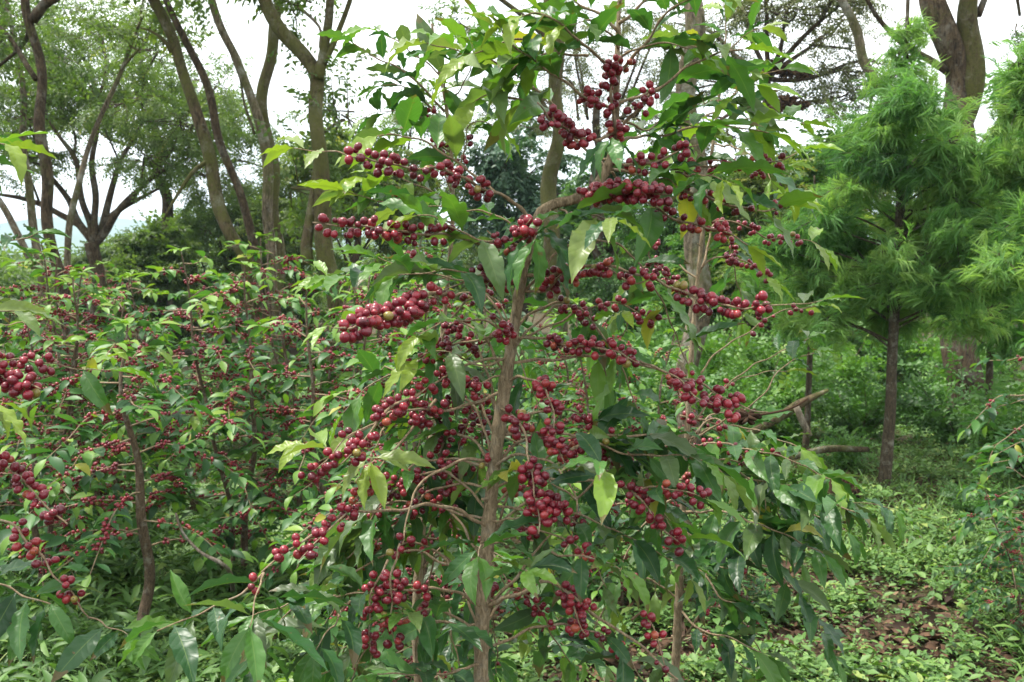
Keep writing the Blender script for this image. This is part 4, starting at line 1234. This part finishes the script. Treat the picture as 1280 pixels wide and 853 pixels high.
# T9 thick trunk right with mossy second stem
d = 10.5
b = on_ground(1196, d)
tree("shade_tree", "thickest trunk at the right, with a dark mossy fork at the top", "tree", b,
     [([b - [0, 0, .1]] + tp(d, (1198, 520), (1196, 400), (1194, 280), (1190, 160), (1184, 60), (1176, -10), (1168, -90)), [.24, .22, .215, .21, .205, .18, .16, .12]),
      (tp(d, (1194, 190), (1206, 130), (1216, 70), (1217, 20), (1214, -40), (1216, -100)), [.15, .16, .15, .13, .11, .08], M_BARK_MOSS),
      (tp(d, (1222, 20), (1236, -10), (1250, -40)), [.05, .04, .03]), (tp(d, (1184, 90), (1135, 60), (1105, 30), (1085, 0), (1070, -30)), [.05, .045, .035, .03, .02])],
     [(P(1168, -90, d), P(1150, -180, d), (1.3, 1.2, .5), .05), (P(1250, -40, d), P(1275, 20, d), (.6, .6, .4), .02, .25)], M_BARK_DARK, M_SHADE, SPR_FINE, seed=53, sides=18)
# T10 leaning upper right
d = 14.0
b = on_ground(1180, d)
tree("shade_tree", "slim spotted trunk leaning left at the top right, behind the feathery tree", "tree", b,
     [([b - [0, 0, .1]] + tp(d, (1165, 330), (1130, 180), (1085, 70), (1064, 30), (1045, -10), (1030, -60)), [.14, .12, .10, .09, .085, .08, .05])],
     [(P(1030, -60, d), P(1010, -130, d), (1.3, 1.2, .6), .04), (P(1100, 100, d), P(1085, 160, d + 1), (.7, .8, .5), .02)], M_BARK_GREY, M_SHADE, SPR_FINE, seed=54)
# T11 acacia with fine grey-green leaves and radiating boughs
d = 17.0
b = on_ground(955, d)
nodeA, nodeB = P(958, 98, d), P(952, 140, d)
tr = [([b - [0, 0, .1], P(950, 300, d), P(948, 200, d), nodeB, nodeA], [.22, .17, .14, .11, .09])]
cl = []
for (x1, y1), (x2, y2) in (((930, 80), (890, 40)), ((945, 60), (925, 5)), ((975, 60), (985, 10)), ((990, 75), (1035, 40)), ((1000, 100), (1060, 85)), ((930, 110), (880, 100)), ((990, 130), (1040, 125)), ((925, 135), (885, 160)), ((960, 40), (955, -30)), ((1000, 50), (1050, 5))):
    dz = gg.uniform(-1.2, 1.2)
    st = nodeA if y1 < 110 else nodeB
    tr.append(([st, P(x1, y1, d + dz * .5), P(x2, y2, d + dz)], [.065, .05, .02]))
    for q in range(3):
        cl.append((P((x1 + x2) / 2, (y1 + y2) / 2, d + dz * .7), P(x2 + gg.uniform(-30, 30), y2 + gg.uniform(-22, 22), d + dz + gg.uniform(-.6, .6)), (.75, .9, .28), .018))
acacia = tree("acacia_tree", "thorn tree with fine grey green foliage and dark radiating boughs, left of the feathery tree", "tree", b, tr, cl, M_BARK_DARK, M_ACACIA, SPR_FINE, seed=55, tone=.65, scale=1.2, nsub=9, nspr=6, twig=.014)
gq = np.random.default_rng(9)
for x, y, rr in ((985, 88, .17), (965, 82, .13), (1003, 92, .13), (985, 128, .17), (1002, 132, .11), (968, 140, .13)):
    m = MB()
    c = P(x, y, d - .25)
    for i in range(90):
        dv = nrm(gq.normal(0, 1, 3))
        p0 = c + dv * rr * gq.uniform(0, .5)
        p1 = c + dv * rr * gq.uniform(.8, 1.3) * [1.2, 1, .7]
        m.tube([p0, (p0 + p1) / 2 + gq.normal(0, .02, 3), p1], [.022, .02, .008], 4, r=gq.uniform(0, 1))
    m.build("epiphyte_clump", M_EPI, acacia, origin=acacia.location)
# second acacia crown behind the leader (grey bokeh at 620-740, 40-130)
d = 20.0
b = on_ground(745, d)
cl = []
for x, y in ((620, 120), (650, 70), (690, 90), (720, 60), (740, 110), (800, 60), (820, 110), (660, 130), (780, 20), (720, 20), (640, 150), (830, 20), (860, 70), (800, 150)):
    cl.append((P(745 + (x - 745) * .4, 150, d), P(x, y, d + gg.uniform(-1.5, 1.5)), (1.0, 1.2, .4), .03))
tree("acacia_tree", "pale grey green thorn tree far behind the top of the central plant", "tree", b, [([b - [0, 0, .1], P(750, 300, d), P(745, 200, d), P(742, 120, d)], [.22, .18, .14, .08])], cl, M_BARK_DARK, M_ACACIA, SPR_FINE, seed=56, tone=.7, scale=1.25, nsub=10, nspr=7, twig=.014)
# dark bluish tree in the middle distance
d = 24.0
b = on_ground(650, d)
cl = []
for x, y, rx in ((650, 185, .9), (630, 205, .9), (670, 210, 1.0), (645, 235, 1.3), (610, 240, 1.0), (690, 245, 1.1), (655, 265, 1.6), (700, 275, 1.2), (600, 275, 1.2), (650, 300, 1.8)):
    cl.append((P(652, y + 20, d), P(x, y, d + gg.uniform(-.8, .8)), (rx, rx, .7), .04))
tree("dark_tree", "dense blue green rounded tree in the distance behind the central plant", "tree", b, [([b - [0, 0, .1], P(652, 300, d), P(652, 200, d)], [.25, .2, .05])], cl, M_BARK_DARK, M_DARKTREE, SPR_DENSE, seed=57, tone=.5, scale=1.3, nsub=13, nspr=9)
# row of mid distance trees closing the view (each its own thing)
for i, (x, d, top, w, mat, tn, lab, kind) in enumerate((
        (440, 21, 150, 2.3, M_SHADE, .7, "light airy tree between the curved mossy tree and the central plant", 0),
        (495, 23, 95, 2.1, M_SHADE, .65, "loose leafy tree showing behind the upper left leaves of the central plant", 0),
        (240, 30, 272, 2.6, M_SHADE, .4, "low rounded tree beyond the left field, below the two leaning trunks", 1),
        (285, 24, 262, 1.9, M_SHADE, .35, "rounded olive green tree in the gap between the leaning trunks and the spreading tree", 1),
        (205, 22, 300, 1.7, M_SHADE, .5, "low bushy tree just above the coffee tops, right of the spreading tree's stem", 1),
        (375, 24, 215, 1.9, M_SHADE, .6, "airy green tree glimpsed between the pale upright trunk and the curved mossy tree", 1),
        (140, 27, 318, 1.8, M_SHADE, .45, "lowest bushy tree at the right end of the pale blue distance", 1),
        (600, 30, 262, 2.4, M_SHADE, .35, "dull tree below and left of the blue green rounded tree", 1),
        (720, 28, 250, 2.2, M_SHADE, .5, "leafy tree right of the blue green rounded tree", 1),
        (170, 33, 305, 2.4, M_SHADE, .3, "low dull green tree beyond the left field, under the spreading tree", 1),
        (330, 27, 250, 2.2, M_SHADE, .5, "green tree beyond the left field, behind the pale upright trunk", 1),
        (540, 26, 200, 2.0, M_SHADE, .45, "mid green tree behind the thin second stem's crown", 1),
        (760, 22, 215, 2.0, M_SHRUB, .4, "bright green tree low behind the leader of the central plant", 1),
        (830, 19, 250, 1.6, M_SHRUB, .3, "leafy green tree beside the thick grey brown trunk", 1),
        (905, 16, 215, 1.3, M_SHRUB, .55, "yellow green bushy tree below the thorn tree", 1),
        (965, 15, 225, 1.3, M_SHADE, .75, "olive green bushy tree between thorn tree and feathery tree", 1),
        (1010, 18, 200, 1.4, M_SHRUB, .6, "light green tree behind the left edge of the feathery tree", 1),
        (1100, 21, 200, 1.8, M_SHADE, .7, "pale tree showing through gaps of the feathery tree", 1),
        (1265, 17, 140, 1.4, M_SHRUB, .75, "yellow green tree at the right edge behind the thickest trunk", 1),
        (1180, 24, 215, 2.2, M_SHADE, .4, "dull green tree behind the thickest trunk", 1))):
    b = on_ground(x, d)
    g = np.random.default_rng(300 + i)
    topz = P(x, top, d)[2]
    cl = []
    lo = .8 if kind else topz * .55
    for q in range(11 if kind else 8):
        f = q / 10
        z = lo + (topz - lo) * f
        rr = w * math.sin(PI * min(.95, .35 + f * .62)) * .75
        cl.append((b + [0, 0, z * .6], b + [g.uniform(-1, 1) * rr, g.uniform(-1, 1) * rr, z], (w * .42, w * .42, max(.35, (topz - lo) * .16)), .03))
    tree("leafy_tree", lab, "tree", b, [([b - [0, 0, .1], b + [.1, 0, topz * .4], b + [0, 0, topz * .85]], [.12, .1, .03])], cl, M_BARK_DARK, mat, SPR_BROAD if i % 2 else SPR_DENSE, seed=60 + i, tone=tn, scale=1.15, nsub=11, nspr=14)


# ------------------------------------------------------------------ feathery trees
def feather_tree(label, px, d, trunk, clumps, seed, tone=.5, bark=M_BARK_THIN, radii=(.045, .042, .034, .022, .012), ntuft=60):
    """clumps: (photo px, photo py, depth offset, radius)"""
    g = np.random.default_rng(seed)
    b = on_ground(px, d)
    root = thing("feathery_tree", label, "tree", b)
    p = smooth([b - [0, 0, .05]] + trunk, .05)
    m = MB()
    m.tube(p, np.interp(np.linspace(0, 1, len(p)), np.linspace(0, 1, len(radii)), radii), 10, wob=.15, rng=g)
    m.build("trunk", bark, root, origin=root.location)
    fol, wood = MB(), MB()
    for cx, cy, dd, rr in clumps:
        c = P(cx, cy, d + dd)
        hor = np.linalg.norm((c - b)[:2])
        i = int(np.argmin(abs(p[:, 2] - (c[2] - .1 - .25 * hor))))
        lp = smooth([p[i], (p[i] + c) / 2 + g.normal(0, .04, 3) + [0, 0, .04], c], .06)
        wood.tube(lp, np.linspace(.011, .004, len(lp)), 5, cap=False)
        ct = g.normal(0, .2)
        ns = 9
        for q in range(ns):
            e = nrm(g.normal(0, 1, 3)) * rr * [1, 1, .62] * g.uniform(.7, 1.15)
            tpz = smooth([c - e * .2, c + e * .5 + [0, 0, .04], c + e], .05)
            wood.tube(tpz, np.linspace(.005, .002, len(tpz)), 4, cap=False)
            nt = int(ntuft * rr / .3 / ns * g.uniform(.7, 1.3)) + 2
            f = g.uniform(.2, 1.05, nt)
            pos = c + e * f[:, None] + g.normal(0, .05, (nt, 3))
            dv = nrm(e) * .8 + g.normal(0, .55, (nt, 3)) + [0, 0, .2]
            scatter(fol, g, PLUMES, pos, dv, np.tile([0, 0, 1.0], (nt, 1)) + g.normal(0, .4, (nt, 3)), g.uniform(.65, 1.2, nt), tone + ct + g.normal(0, .15, nt))
    wood.build("limbs", bark, root, origin=root.location)
    fol.build("crown", M_FEATHER, root, origin=root.location)
    return root


def fill_clumps(seed, pts, n, jit, rr):
    g = np.random.default_rng(seed)
    out = []
    for x, y in pts:
        for k in range(n):
            out.append((x + g.normal(0, jit), y + g.normal(0, jit * .8), g.uniform(-.6, .6), rr * g.uniform(.7, 1.25)))
    return out


d = 7.6
feather_tree("feathery fine leaved tree on a slim bare brown trunk, at the right", 1108, d, tp(d, (1110, 560), (1116, 430), (1122, 320), (1127, 210), (1130, 110), (1134, 30), (1136, -30)),
             fill_clumps(71, ((1040, 340), (1075, 300), (1055, 245), (1100, 360), (1115, 290), (1150, 340), (1165, 270), (1105, 215), (1070, 195), (1150, 200), (1085, 150), (1125, 150), (1165, 380), (1190, 310), (1200, 245), (1075, 385), (1020, 300), (1012, 355), (1215, 350), (1185, 190), (1225, 300), (1210, 225), (1235, 260), (1245, 345), (1000, 320), (1030, 400)), 2, 20, .27)
             + [(1110, 105, 0, .17), (1150, 110, .1, .17), (1125, 70, 0, .12), (1142, 40, 0, .1), (1175, 150, .1, .2)], 71, tone=.74)
d = 6.6
feather_tree("feathery yellow green tree leaning in from the right edge", 1345, d, tp(d, (1342, 560), (1338, 400), (1334, 260), (1330, 140), (1326, 40)),
             fill_clumps(72, ((1265, 330), (1280, 270), (1262, 200), (1275, 130), (1310, 380), (1320, 230), (1340, 160), (1300, 90), (1380, 250), (1380, 330), (1330, 310)), 2, 14, .22), 72, tone=.7, radii=(.04, .035, .028, .018, .01), ntuft=60)
d = 9.4
feather_tree("lower feathery tree behind the left side of the slim trunked one", 1010, d, tp(d, (1011, 480), (1014, 380), (1016, 300), (1018, 250), (1018, 220)),
             fill_clumps(73, ((975, 350), (1000, 310), (1030, 290), (990, 390), (1040, 380), (1015, 250)), 2, 15, .3), 73, tone=.75, radii=(.035, .03, .025, .016, .008))
d = 9.0
feather_tree("feathery tree standing between the slim trunk and the thickest trunk", 1235, d, tp(d, (1236, 480), (1238, 380), (1238, 300), (1240, 240), (1240, 190)),
             fill_clumps(74, ((1210, 400), (1240, 370), (1200, 345), (1255, 310), (1225, 270), (1265, 400), (1250, 230)), 2, 15, .3), 74, tone=.62, radii=(.035, .03, .025, .016, .008))

# ------------------------------------------------------------------ undergrowth shrubs


def make_shrub(seed, tone):
    g = np.random.default_rng(seed)
    root = thing("shrub", "", "shrub", (0, 0, 0), "leafy shrubs in the undergrowth")
    fol = MB()
    wood = MB()
    for k in range(14):
        a = g.uniform(0, 6.28)
        L = g.uniform(.35, .75)
        e = np.array([math.cos(a) * .55, math.sin(a) * .55, g.uniform(.5, 1.1)]) * L
        sp = smooth([np.array([0, 0, -.02]), e * .5 + g.normal(0, .03, 3), e], .06)
        wood.tube(sp, np.linspace(.008, .002, len(sp)), 4, cap=False)
        n = 16
        f = g.uniform(.25, 1, n)
        scatter(fol, g, SPR_SHRUB, e * f[:, None] + g.normal(0, .05, (n, 3)), nrm(e) * .6 + g.normal(0, .6, (n, 3)), np.tile([0, 0, 1.0], (n, 1)) + g.normal(0, .3, (n, 3)), g.uniform(.8, 1.3, n), tone + g.normal(0, .17, n))
    wood.build("stem", M_BARK_THIN, root)
    fol.build("foliage", M_SHRUB, root)
    return root


shA, shB, shC = make_shrub(201, .4), make_shrub(202, .55), make_shrub(203, .25)
SHR = [
    (shA, 1150, 11.0, .8, "round green shrub right of the slim trunk, in front of the thickest trunk"),
    (shC, 1075, 10.0, 1.0, "dark green shrub left of the slim trunk"),
    (shB, 1045, 12.0, 1.4, "bright shrub above the fallen log"),
    (shB, 960, 10.0, 1.3, "bright shrub behind the fallen log's left end"),
    (shA, 905, 9.0, 1.2, "green shrub at the foot of the thick grey brown trunk"),
    (shA, 1290, 8.0, 1.2, "leafy shrub at the right edge behind the dark coffee bush"),
    (shB, 1210, 13.0, 1.6, "bright shrub behind the thickest trunk"),
    (shA, 1010, 14.0, 1.7, "tall green shrub under the lower feathery tree"),
    (shB, 930, 13.5, 1.7, "tall yellow green shrub under the olive bushy tree"),
    (shC, 820, 10.5, 1.3, "dark shrub left of the thick grey brown trunk"),
    (shB, 760, 9.0, 1.3, "bright shrub behind the middle of the central plant"),
    (shA, 700, 11.0, 1.6, "green shrub around the foot of the upright moss covered trunk"),
    (shC, 640, 10.0, 1.4, "dark shrub behind the main stem of the central plant"),
    (shB, 560, 12.0, 1.6, "bright shrub behind the left half of the central plant"),
    (shC, 1205, 9.4, 1.15, "dark leafy shrub hiding the foot of the thickest trunk"),
    (shA, 1120, 15.0, 1.8, "tall shrub far behind the slim trunk"),
    (shC, 470, 11.0, 1.5, "dark shrub at the foot of the stout curved tree"),
    (shB, 870, 12.5, 1.7, "bright shrub behind the thick grey brown trunk"),
    (shA, 790, 14.0, 1.8, "tall green shrub in the gap left of the thick grey brown trunk"),
    (shC, 20, 11.0, 1.4, "dark shrub at the left edge beyond the coffee bushes"),
    (shA, 1060, 8.4, .6, "low shrub in front of the dark dead stump"),
    (shC, 1225, 6.6, .42, "small dark shrub beside the dark coffee bush at right"),
]
used = set()
g = np.random.default_rng(4)
for pr, px, d, sc, lab in SHR:
    loc = gp(px, d)
    rz = g.uniform(0, 6.28)
    if pr.name not in used:
        used.add(pr.name)
        pr.location, pr.rotation_euler, pr.scale = Vector(loc), (0, 0, rz), (sc,) * 3
        pr["label"] = lab
    else:
        copy_thing(pr, loc, rz, sc, lab)

# ------------------------------------------------------------------ ground, herbs, litter


def gh(x, y):
    """ground height"""
    near = (vnoise(x * .9, y * .9, 1) - .5) * .10 + (vnoise(x * 2.7, y * 2.7, 2) - .5) * .04
    return near * np.clip((40 - np.hypot(x, y)) / 20, 0, 1) - .01


def axis(lo, hi, near, step):
    a = np.arange(-near, near + 1e-6, step)
    k = np.geomspace(near, max(abs(lo), hi), 40)[1:]
    return np.concatenate([-k[::-1], a, k])


xs, ys = axis(-6000, 6000, 14, .16), axis(-6000, 6000, 18, .18)
X, Y = np.meshgrid(xs, ys, indexing='xy')
Z = gh(X, Y)
nx, ny = len(xs), len(ys)
i, j = np.arange(ny - 1)[:, None], np.arange(nx - 1)[None, :]
q = np.stack([i * nx + j, i * nx + j + 1, (i + 1) * nx + j + 1, (i + 1) * nx + j], axis=-1).reshape(-1, 4)
t = NT("forest_soil")
co = t.n('ShaderNodeTexCoord').outputs['Object']
n1 = t.noise(co, 1.1, 5.0, .6)
n2 = t.noise(co, 14.0, 6.0, .7)
n3 = t.noise(co, 60.0, 4.0, .7)
c = t.mix(t.ramp(n2, [(.3, 0.0), (.7, 1.0)]), (.028, .018, .011), (.11, .065, .038))
c = t.mix(t.math('MULTIPLY', t.ramp(n1, [(.42, 0.0), (.6, 1.0)]), .65), c, (.045, .075, .02))
c = t.mix(t.math('MULTIPLY', n3, .5), c, (.035, .025, .016))
pb = t.n('ShaderNodeBsdfPrincipled')
t.l(c, pb.inputs['Base Color'])
pb.inputs['Roughness'].default_value = .95
pb.inputs['Specular IOR Level'].default_value = .15
t.l(t.bump(t.math('ADD', n2, t.math('MULTIPLY', n3, .5)), .9, .04), pb.inputs['Normal'])
t.l(pb.outputs[0], t.out.inputs[0])
m = MB()
m.add(np.stack([X, Y, Z], -1).reshape(-1, 3), [q])
tag(m.build("ground", t.m), kind="structure")

g = np.random.default_rng(77)


def field(n, y0, y1):
    """random ground points inside the view, denser near the camera"""
    y = y0 * (y1 / y0) ** g.uniform(0, 1, n)
    x = g.uniform(-.60, .60, n) * y
    return x, y


# herbs: rosettes of small leaves
m = MB()
x, y = field(80000, 2.6, 17)
dens = vnoise(x * 1.1, y * 1.1, 5) * .35 + vnoise(x * 3.1, y * 3.1, 6) * .4 + vnoise(x * 8.3, y * 8.3, 61) * .25
keep = (dens > .555) | ((x < 0) & (dens > .47)) | (y > 10) | (g.uniform(size=len(x)) < .11)
x, y, dens = x[keep], y[keep], dens[keep]
N = len(x)
for k in range(6):
    a = g.uniform(0, 6.28, N)
    el = g.uniform(.05, .9, N)
    dd = np.stack([np.cos(a), np.sin(a), el], -1)
    h = g.uniform(.01, .10, N) * (.5 + dens)
    pos = np.stack([x + np.cos(a) * .02, y + np.sin(a) * .02, gh(x, y) + h], -1)
    sz = np.clip(g.lognormal(-3.85, .55, N), .008, .075) * (.7 + dens * .7)
    scatter(m, g, LEAF_TINY, pos, dd, np.tile([0, 0, 1.0], (N, 1)) + g.normal(0, .3, (N, 3)), sz, .52 + g.normal(0, .2, N) + (dens - .5) * .5)
tag(m.build("ground_cover", M_HERB), "low bright green herbs covering the soil in patches", "ground cover", kind="stuff")
# lance leaved grass-like herbs, mostly left
m = MB()
x, y = field(5200, 2.5, 16)
keep = ((x < -.2 * y) | (vnoise(x * .7, y * .7, 12) > .62)) & (vnoise(x * 1.7, y * 1.7, 9) > .38)
x, y = x[keep], y[keep]
N = len(x)
for k in range(7):
    a = g.uniform(0, 6.28, N)
    dd = np.stack([np.cos(a), np.sin(a), g.uniform(.4, 1.8, N)], -1)
    pos = np.stack([x, y, gh(x, y) + g.uniform(0, .12, N)], -1)
    scatter(m, g, LANCE, pos, dd, np.tile([0, 0, 1.0], (N, 1)) + g.normal(0, .3, (N, 3)), g.uniform(.07, .16, N), .42 + g.normal(0, .2, N))
tag(m.build("lance_herbs", M_HERB), "narrow leaved green herbs growing under the coffee bushes at left", "herbs", kind="stuff")
# fine grass
m = MB()
x, y = field(16000, 2.6, 16)
keep = (vnoise(x * .8, y * .8, 31) > .5) | (y > 7)
x, y = x[keep], y[keep]
N = len(x)
BLADE = [leaf_template(5, 3, w=.06, droop=dr, fold=.5, ripple=0, side=sd_) for dr, sd_ in ((.5, .08), (1.0, -.08))]
for k in range(4):
    a = g.uniform(0, 6.28, N)
    dd = np.stack([np.cos(a), np.sin(a), g.uniform(.8, 3.0, N)], -1)
    pos = np.stack([x + g.normal(0, .02, N), y + g.normal(0, .02, N), gh(x, y)], -1)
    scatter(m, g, BLADE, pos, dd, np.stack([-np.cos(a), -np.sin(a), np.full(N, .5)], -1) + g.normal(0, .2, (N, 3)), g.uniform(.06, .2, N), .6 + g.normal(0, .2, N))
tag(m.build("grass", M_HERB), "thin green grass blades among the low herbs", "grass", kind="stuff")
# dead leaves
m = MB()
x, y = field(34000, 2.5, 15)
N = len(x)
a = g.uniform(0, 6.28, N)
scatter(m, g, DEADLEAF, np.stack([x, y, gh(x, y) + g.uniform(.004, .03, N)], -1), np.stack([np.cos(a), np.sin(a), g.normal(0, .25, N)], -1), np.tile([0, 0, 1.0], (N, 1)) + g.normal(0, .45, (N, 3)), np.clip(g.lognormal(-3.0, .5, N), .015, .12), g.beta(1.6, 2.2, N))
tag(m.build("leaf_litter", M_LITTER), "fallen brown leaves lying on the soil between the herbs", "leaf litter", kind="stuff")
# twigs on the ground
m = MB()
for k in range(160):
    yy = 2.8 * (13 / 2.8) ** g.uniform()
    xx = g.uniform(-.55, .55) * yy
    a = g.uniform(0, 6.28)
    L = g.uniform(.1, .35)
    d3 = np.array([math.cos(a), math.sin(a), g.normal(.05, .08)]) * L
    p0 = np.array([xx, yy, gh(xx, yy) + .015])
    m.tube(smooth([p0, p0 + d3 * .5 + g.normal(0, .015, 3), p0 + d3], .05), .004, 4, r=g.uniform())
tag(m.build("twig_litter", M_LITTER), "thin dry twigs scattered on the soil", "twigs", kind="stuff")

# far wood closing the view between the trees
m = MB()
for k in range(160):
    low = k % 4 == 0
    px = g.uniform(-120, 170) if low else g.uniform(150, 1330)
    dd = g.uniform(32, 50) if low else g.uniform(45, 80)
    c = gp(px, dd)
    hh = P(0, g.uniform(322, 345) if low else g.uniform(285, 318), dd)[2]
    n = 110
    e = nrm(g.normal(0, 1, (n, 3))) * [2.4, 2.4, hh * .52] * g.uniform(.5, 1, n)[:, None]
    scatter(m, g, SPR_BROAD, c + [0, 0, hh * .5] + e, e + g.normal(0, .5, (n, 3)), np.tile([0, 0, 1.0], (n, 1)) + g.normal(0, .4, (n, 3)), g.uniform(2.0, 3.2, n), .4 + g.normal(0, .12) + g.normal(0, .13, n))
tag(m.build("far_wood", M_SHADE), "far green woodland edge seen between the trunks", "woodland", kind="stuff")
# ------------------------------------------------------------------ logs, stump, sticks
g = np.random.default_rng(15)


def log(name, label, cat, pts, rad, mat=M_DEAD, sides=12):
    m = MB()
    p = smooth(pts, .04)
    m.tube(p, np.interp(np.linspace(0, 1, len(p)), np.linspace(0, 1, len(rad)), rad), sides, wob=.16, rng=g)
    o = m.build(name, mat, origin=pts[0])
    return tag(o, label, cat)


log("fallen_branch", "grey dead branch slanting up to the right among the shrubs, behind the drooping leaves", "dead branch", tp(6.6, (915, 552), (960, 530), (1000, 505), (1035, 488)), [.016, .024, .032, .012], mat=M_BARK_MOSS)
log("fallen_branch", "short pale broken branch leaning under the slanting grey branch", "dead branch", tp(6.5, (1012, 545), (1002, 525), (995, 508)), [.02, .025, .022])
log("fallen_log", "dead log lying across the ground left of the slim trunk", "log", [P(965, 566, 7.4) * [1, 1, 0] + [0, 0, .26], P(1030, 562, 7.5), P(1085, 562, 7.7)], [.02, .026, .02], mat=M_BARK_MOSS)
st = P(1052, 570, 7.1)
m = MB()
for i in range(170):
    a = g.uniform(0, 6.28)
    rr = g.uniform(.0, .12)
    p0 = np.array([st[0] + math.cos(a) * rr, st[1] + math.sin(a) * rr, 0])
    m.tube([p0, p0 + [math.cos(a) * .01, math.sin(a) * .01, .16 + g.uniform(-.03, .05) - rr * .5], p0 + [math.cos(a) * .04, math.sin(a) * .04, .22 + g.uniform(-.06, .06) - rr * .8]], [.018, .014, .004], 5, r=g.uniform(0, .5))
tag(m.build("tree_stump", M_EPI, origin=[st[0], st[1], 0]), "dark rotten shaggy stump in front of the fallen log", "stump")
log("dead_stick", "pale curved dead stick standing among the herbs at lower left", "stick", [G(292, 745), P(285, 712, 3.9), P(250, 690, 3.95), P(228, 665, 4.0), P(220, 642, 4.0)], [.012, .011, .010, .008, .005], sides=7)
# withered dark cluster hanging from the right branch
m = MB()
c = P(934, 521, 1.95)
for i in range(26):
    dv = nrm(g.normal(0, 1, 3))
    m.tube([c + dv * .004, c + dv * .022 * [1.3, 1, .8]], [.006, .003], 5, r=g.uniform(0, .3))
m.tube(smooth([c + [-.03, 0, -.004], c, P(985, 512, 1.95), P(1010, 498, 1.95)], .02), .0025, 5)
tag(m.build("withered_cluster", M_EPI, origin=c), "small black withered clump on a bare twig, right of the central plant", "withered clump")

# ------------------------------------------------------------------ distant hills
xs = np.linspace(-3500, 3500, 140)
m = MB()
prof = 40 + 55 * vnoise(xs / 420, xs * 0 + 3.3, 3) + 20 * vnoise(xs / 120, xs * 0 + 1.3, 4)
prof = prof * np.clip(1.25 - (xs + 900) / 2600, .25, 1.2)
rows = []
for f, hh in ((0, -.02), (.15, .22), (.35, .55), (.6, .85), (1, 1.0), (1.5, .7), (2.2, -.02)):
    yy = 1250 + f * 420 + 60 * (vnoise(xs / 200, xs * 0 + f * 3, 8) - .5)
    rows.append(np.stack([xs, yy, prof * hh * (1 + .18 * (vnoise(xs / 90, xs * 0 + f * 5, 7) - .5))], -1))
V = np.stack(rows)
k = len(xs)
i, j = np.arange(6)[:, None], np.arange(k - 1)[None, :]
m.add(V.reshape(-1, 3), [np.stack([i * k + j, i * k + j + 1, (i + 1) * k + j + 1, (i + 1) * k + j], -1).reshape(-1, 4)])
t = NT("hill_forest")
co = t.n('ShaderNodeTexCoord').outputs['Object']
c = t.mix(t.ramp(t.noise(co, .03, 6.0, .7), [(.35, 0.0), (.65, 1.0)]), (.03, .06, .02), (.08, .12, .04))
pb = t.n('ShaderNodeBsdfPrincipled')
t.l(c, pb.inputs['Base Color'])
pb.inputs['Roughness'].default_value = .9
t.l(pb.outputs[0], t.out.inputs[0])
tag(m.build("hills", t.m), kind="structure")

HAZE = True
if HAZE:
    m = MB()
    x0, x1, y0, y1, z0, z1 = -6500, 6500, -6500, 6500, -2.0, 160
    v = [(x, y, z) for z in (z0, z1) for y in (y0, y1) for x in (x0, x1)]
    m.add(v, [np.array([(0, 2, 3, 1), (4, 5, 7, 6), (0, 1, 5, 4), (2, 6, 7, 3), (0, 4, 6, 2), (1, 3, 7, 5)])])
    t = NT("haze_air")
    pv = t.n('ShaderNodeVolumePrincipled')
    pv.inputs['Color'].default_value = (.62, .82, 1.0, 1)
    pv.inputs['Density'].default_value = .00042
    t.l(pv.outputs[0], t.out.inputs['Volume'])
    tag(m.build("haze", t.m, smooth_shade=False), "pale bluish haze in the air over the far hills", "haze", kind="stuff")

# ------------------------------------------------------------------ light
SUN_EL, SUN_AZ = R(66), R(-75)     # azimuth from +Y towards +X : to the left
W = bpy.data.worlds.new("World")
SC.world = W
W.use_nodes = True
nt = W.node_tree
nt.nodes.clear()
out = nt.nodes.new('ShaderNodeOutputWorld')
bg = nt.nodes.new('ShaderNodeBackground')
sky = nt.nodes.new('ShaderNodeTexSky')
sky.sky_type = 'NISHITA'
sky.sun_disc = False
sky.sun_elevation = SUN_EL
sky.sun_rotation = SUN_AZ
sky.air_density = 1.0
sky.dust_density = 2.0
co = nt.nodes.new('ShaderNodeTexCoord')
nz = nt.nodes.new('ShaderNodeTexNoise')
nz.inputs['Scale'].default_value = 2.2
nz.inputs['Detail'].default_value = 5
nt.links.new(co.outputs['Generated'], nz.inputs['Vector'])
cr = nt.nodes.new('ShaderNodeValToRGB')
cr.color_ramp.elements[0].position = .3
cr.color_ramp.elements[0].color = (.62, .62, .62, 1)
cr.color_ramp.elements[1].position = .62
cr.color_ramp.elements[1].color = (.97, .97, .97, 1)
nt.links.new(nz.outputs[0], cr.inputs[0])
mx = nt.nodes.new('ShaderNodeMix')
mx.data_type = 'RGBA'
nt.links.new(cr.outputs[0], mx.inputs[0])
nt.links.new(sky.outputs[0], mx.inputs[6])
mx.inputs[7].default_value = (9.2, 9.3, 9.1, 1)
nt.links.new(mx.outputs[2], bg.inputs[0])
bg.inputs[1].default_value = 0.115
nt.links.new(bg.outputs[0], out.inputs[0])

sd = bpy.data.lights.new("sun", 'SUN')
sun = bpy.data.objects.new("sun", sd)
COL.objects.link(sun)
sd.energy = 2.9
sd.angle = R(5)
sd.color = (1.0, .95, .87)
sdir = Vector((math.sin(SUN_AZ) * math.cos(SUN_EL), math.cos(SUN_AZ) * math.cos(SUN_EL), math.sin(SUN_EL)))
sun.rotation_euler = (-sdir).to_track_quat('-Z', 'Y').to_euler()
sun.location = sdir * 60

SC.view_settings.view_transform = 'Standard'
SC.view_settings.look = 'None'
SC.view_settings.exposure = 1.5
SC.view_settings.gamma = 1
SC.view_settings.use_curve_mapping = False
SC.render.engine = 'CYCLES'
SC.cycles.use_denoising = True
SC.cycles.max_bounces = 9
SC.cycles.diffuse_bounces = 5
SC.cycles.glossy_bounces = 2
SC.cycles.transmission_bounces = 5
SC.cycles.transparent_max_bounces = 4
SC.cycles.volume_bounces = 0
SC.cycles.use_adaptive_sampling = True
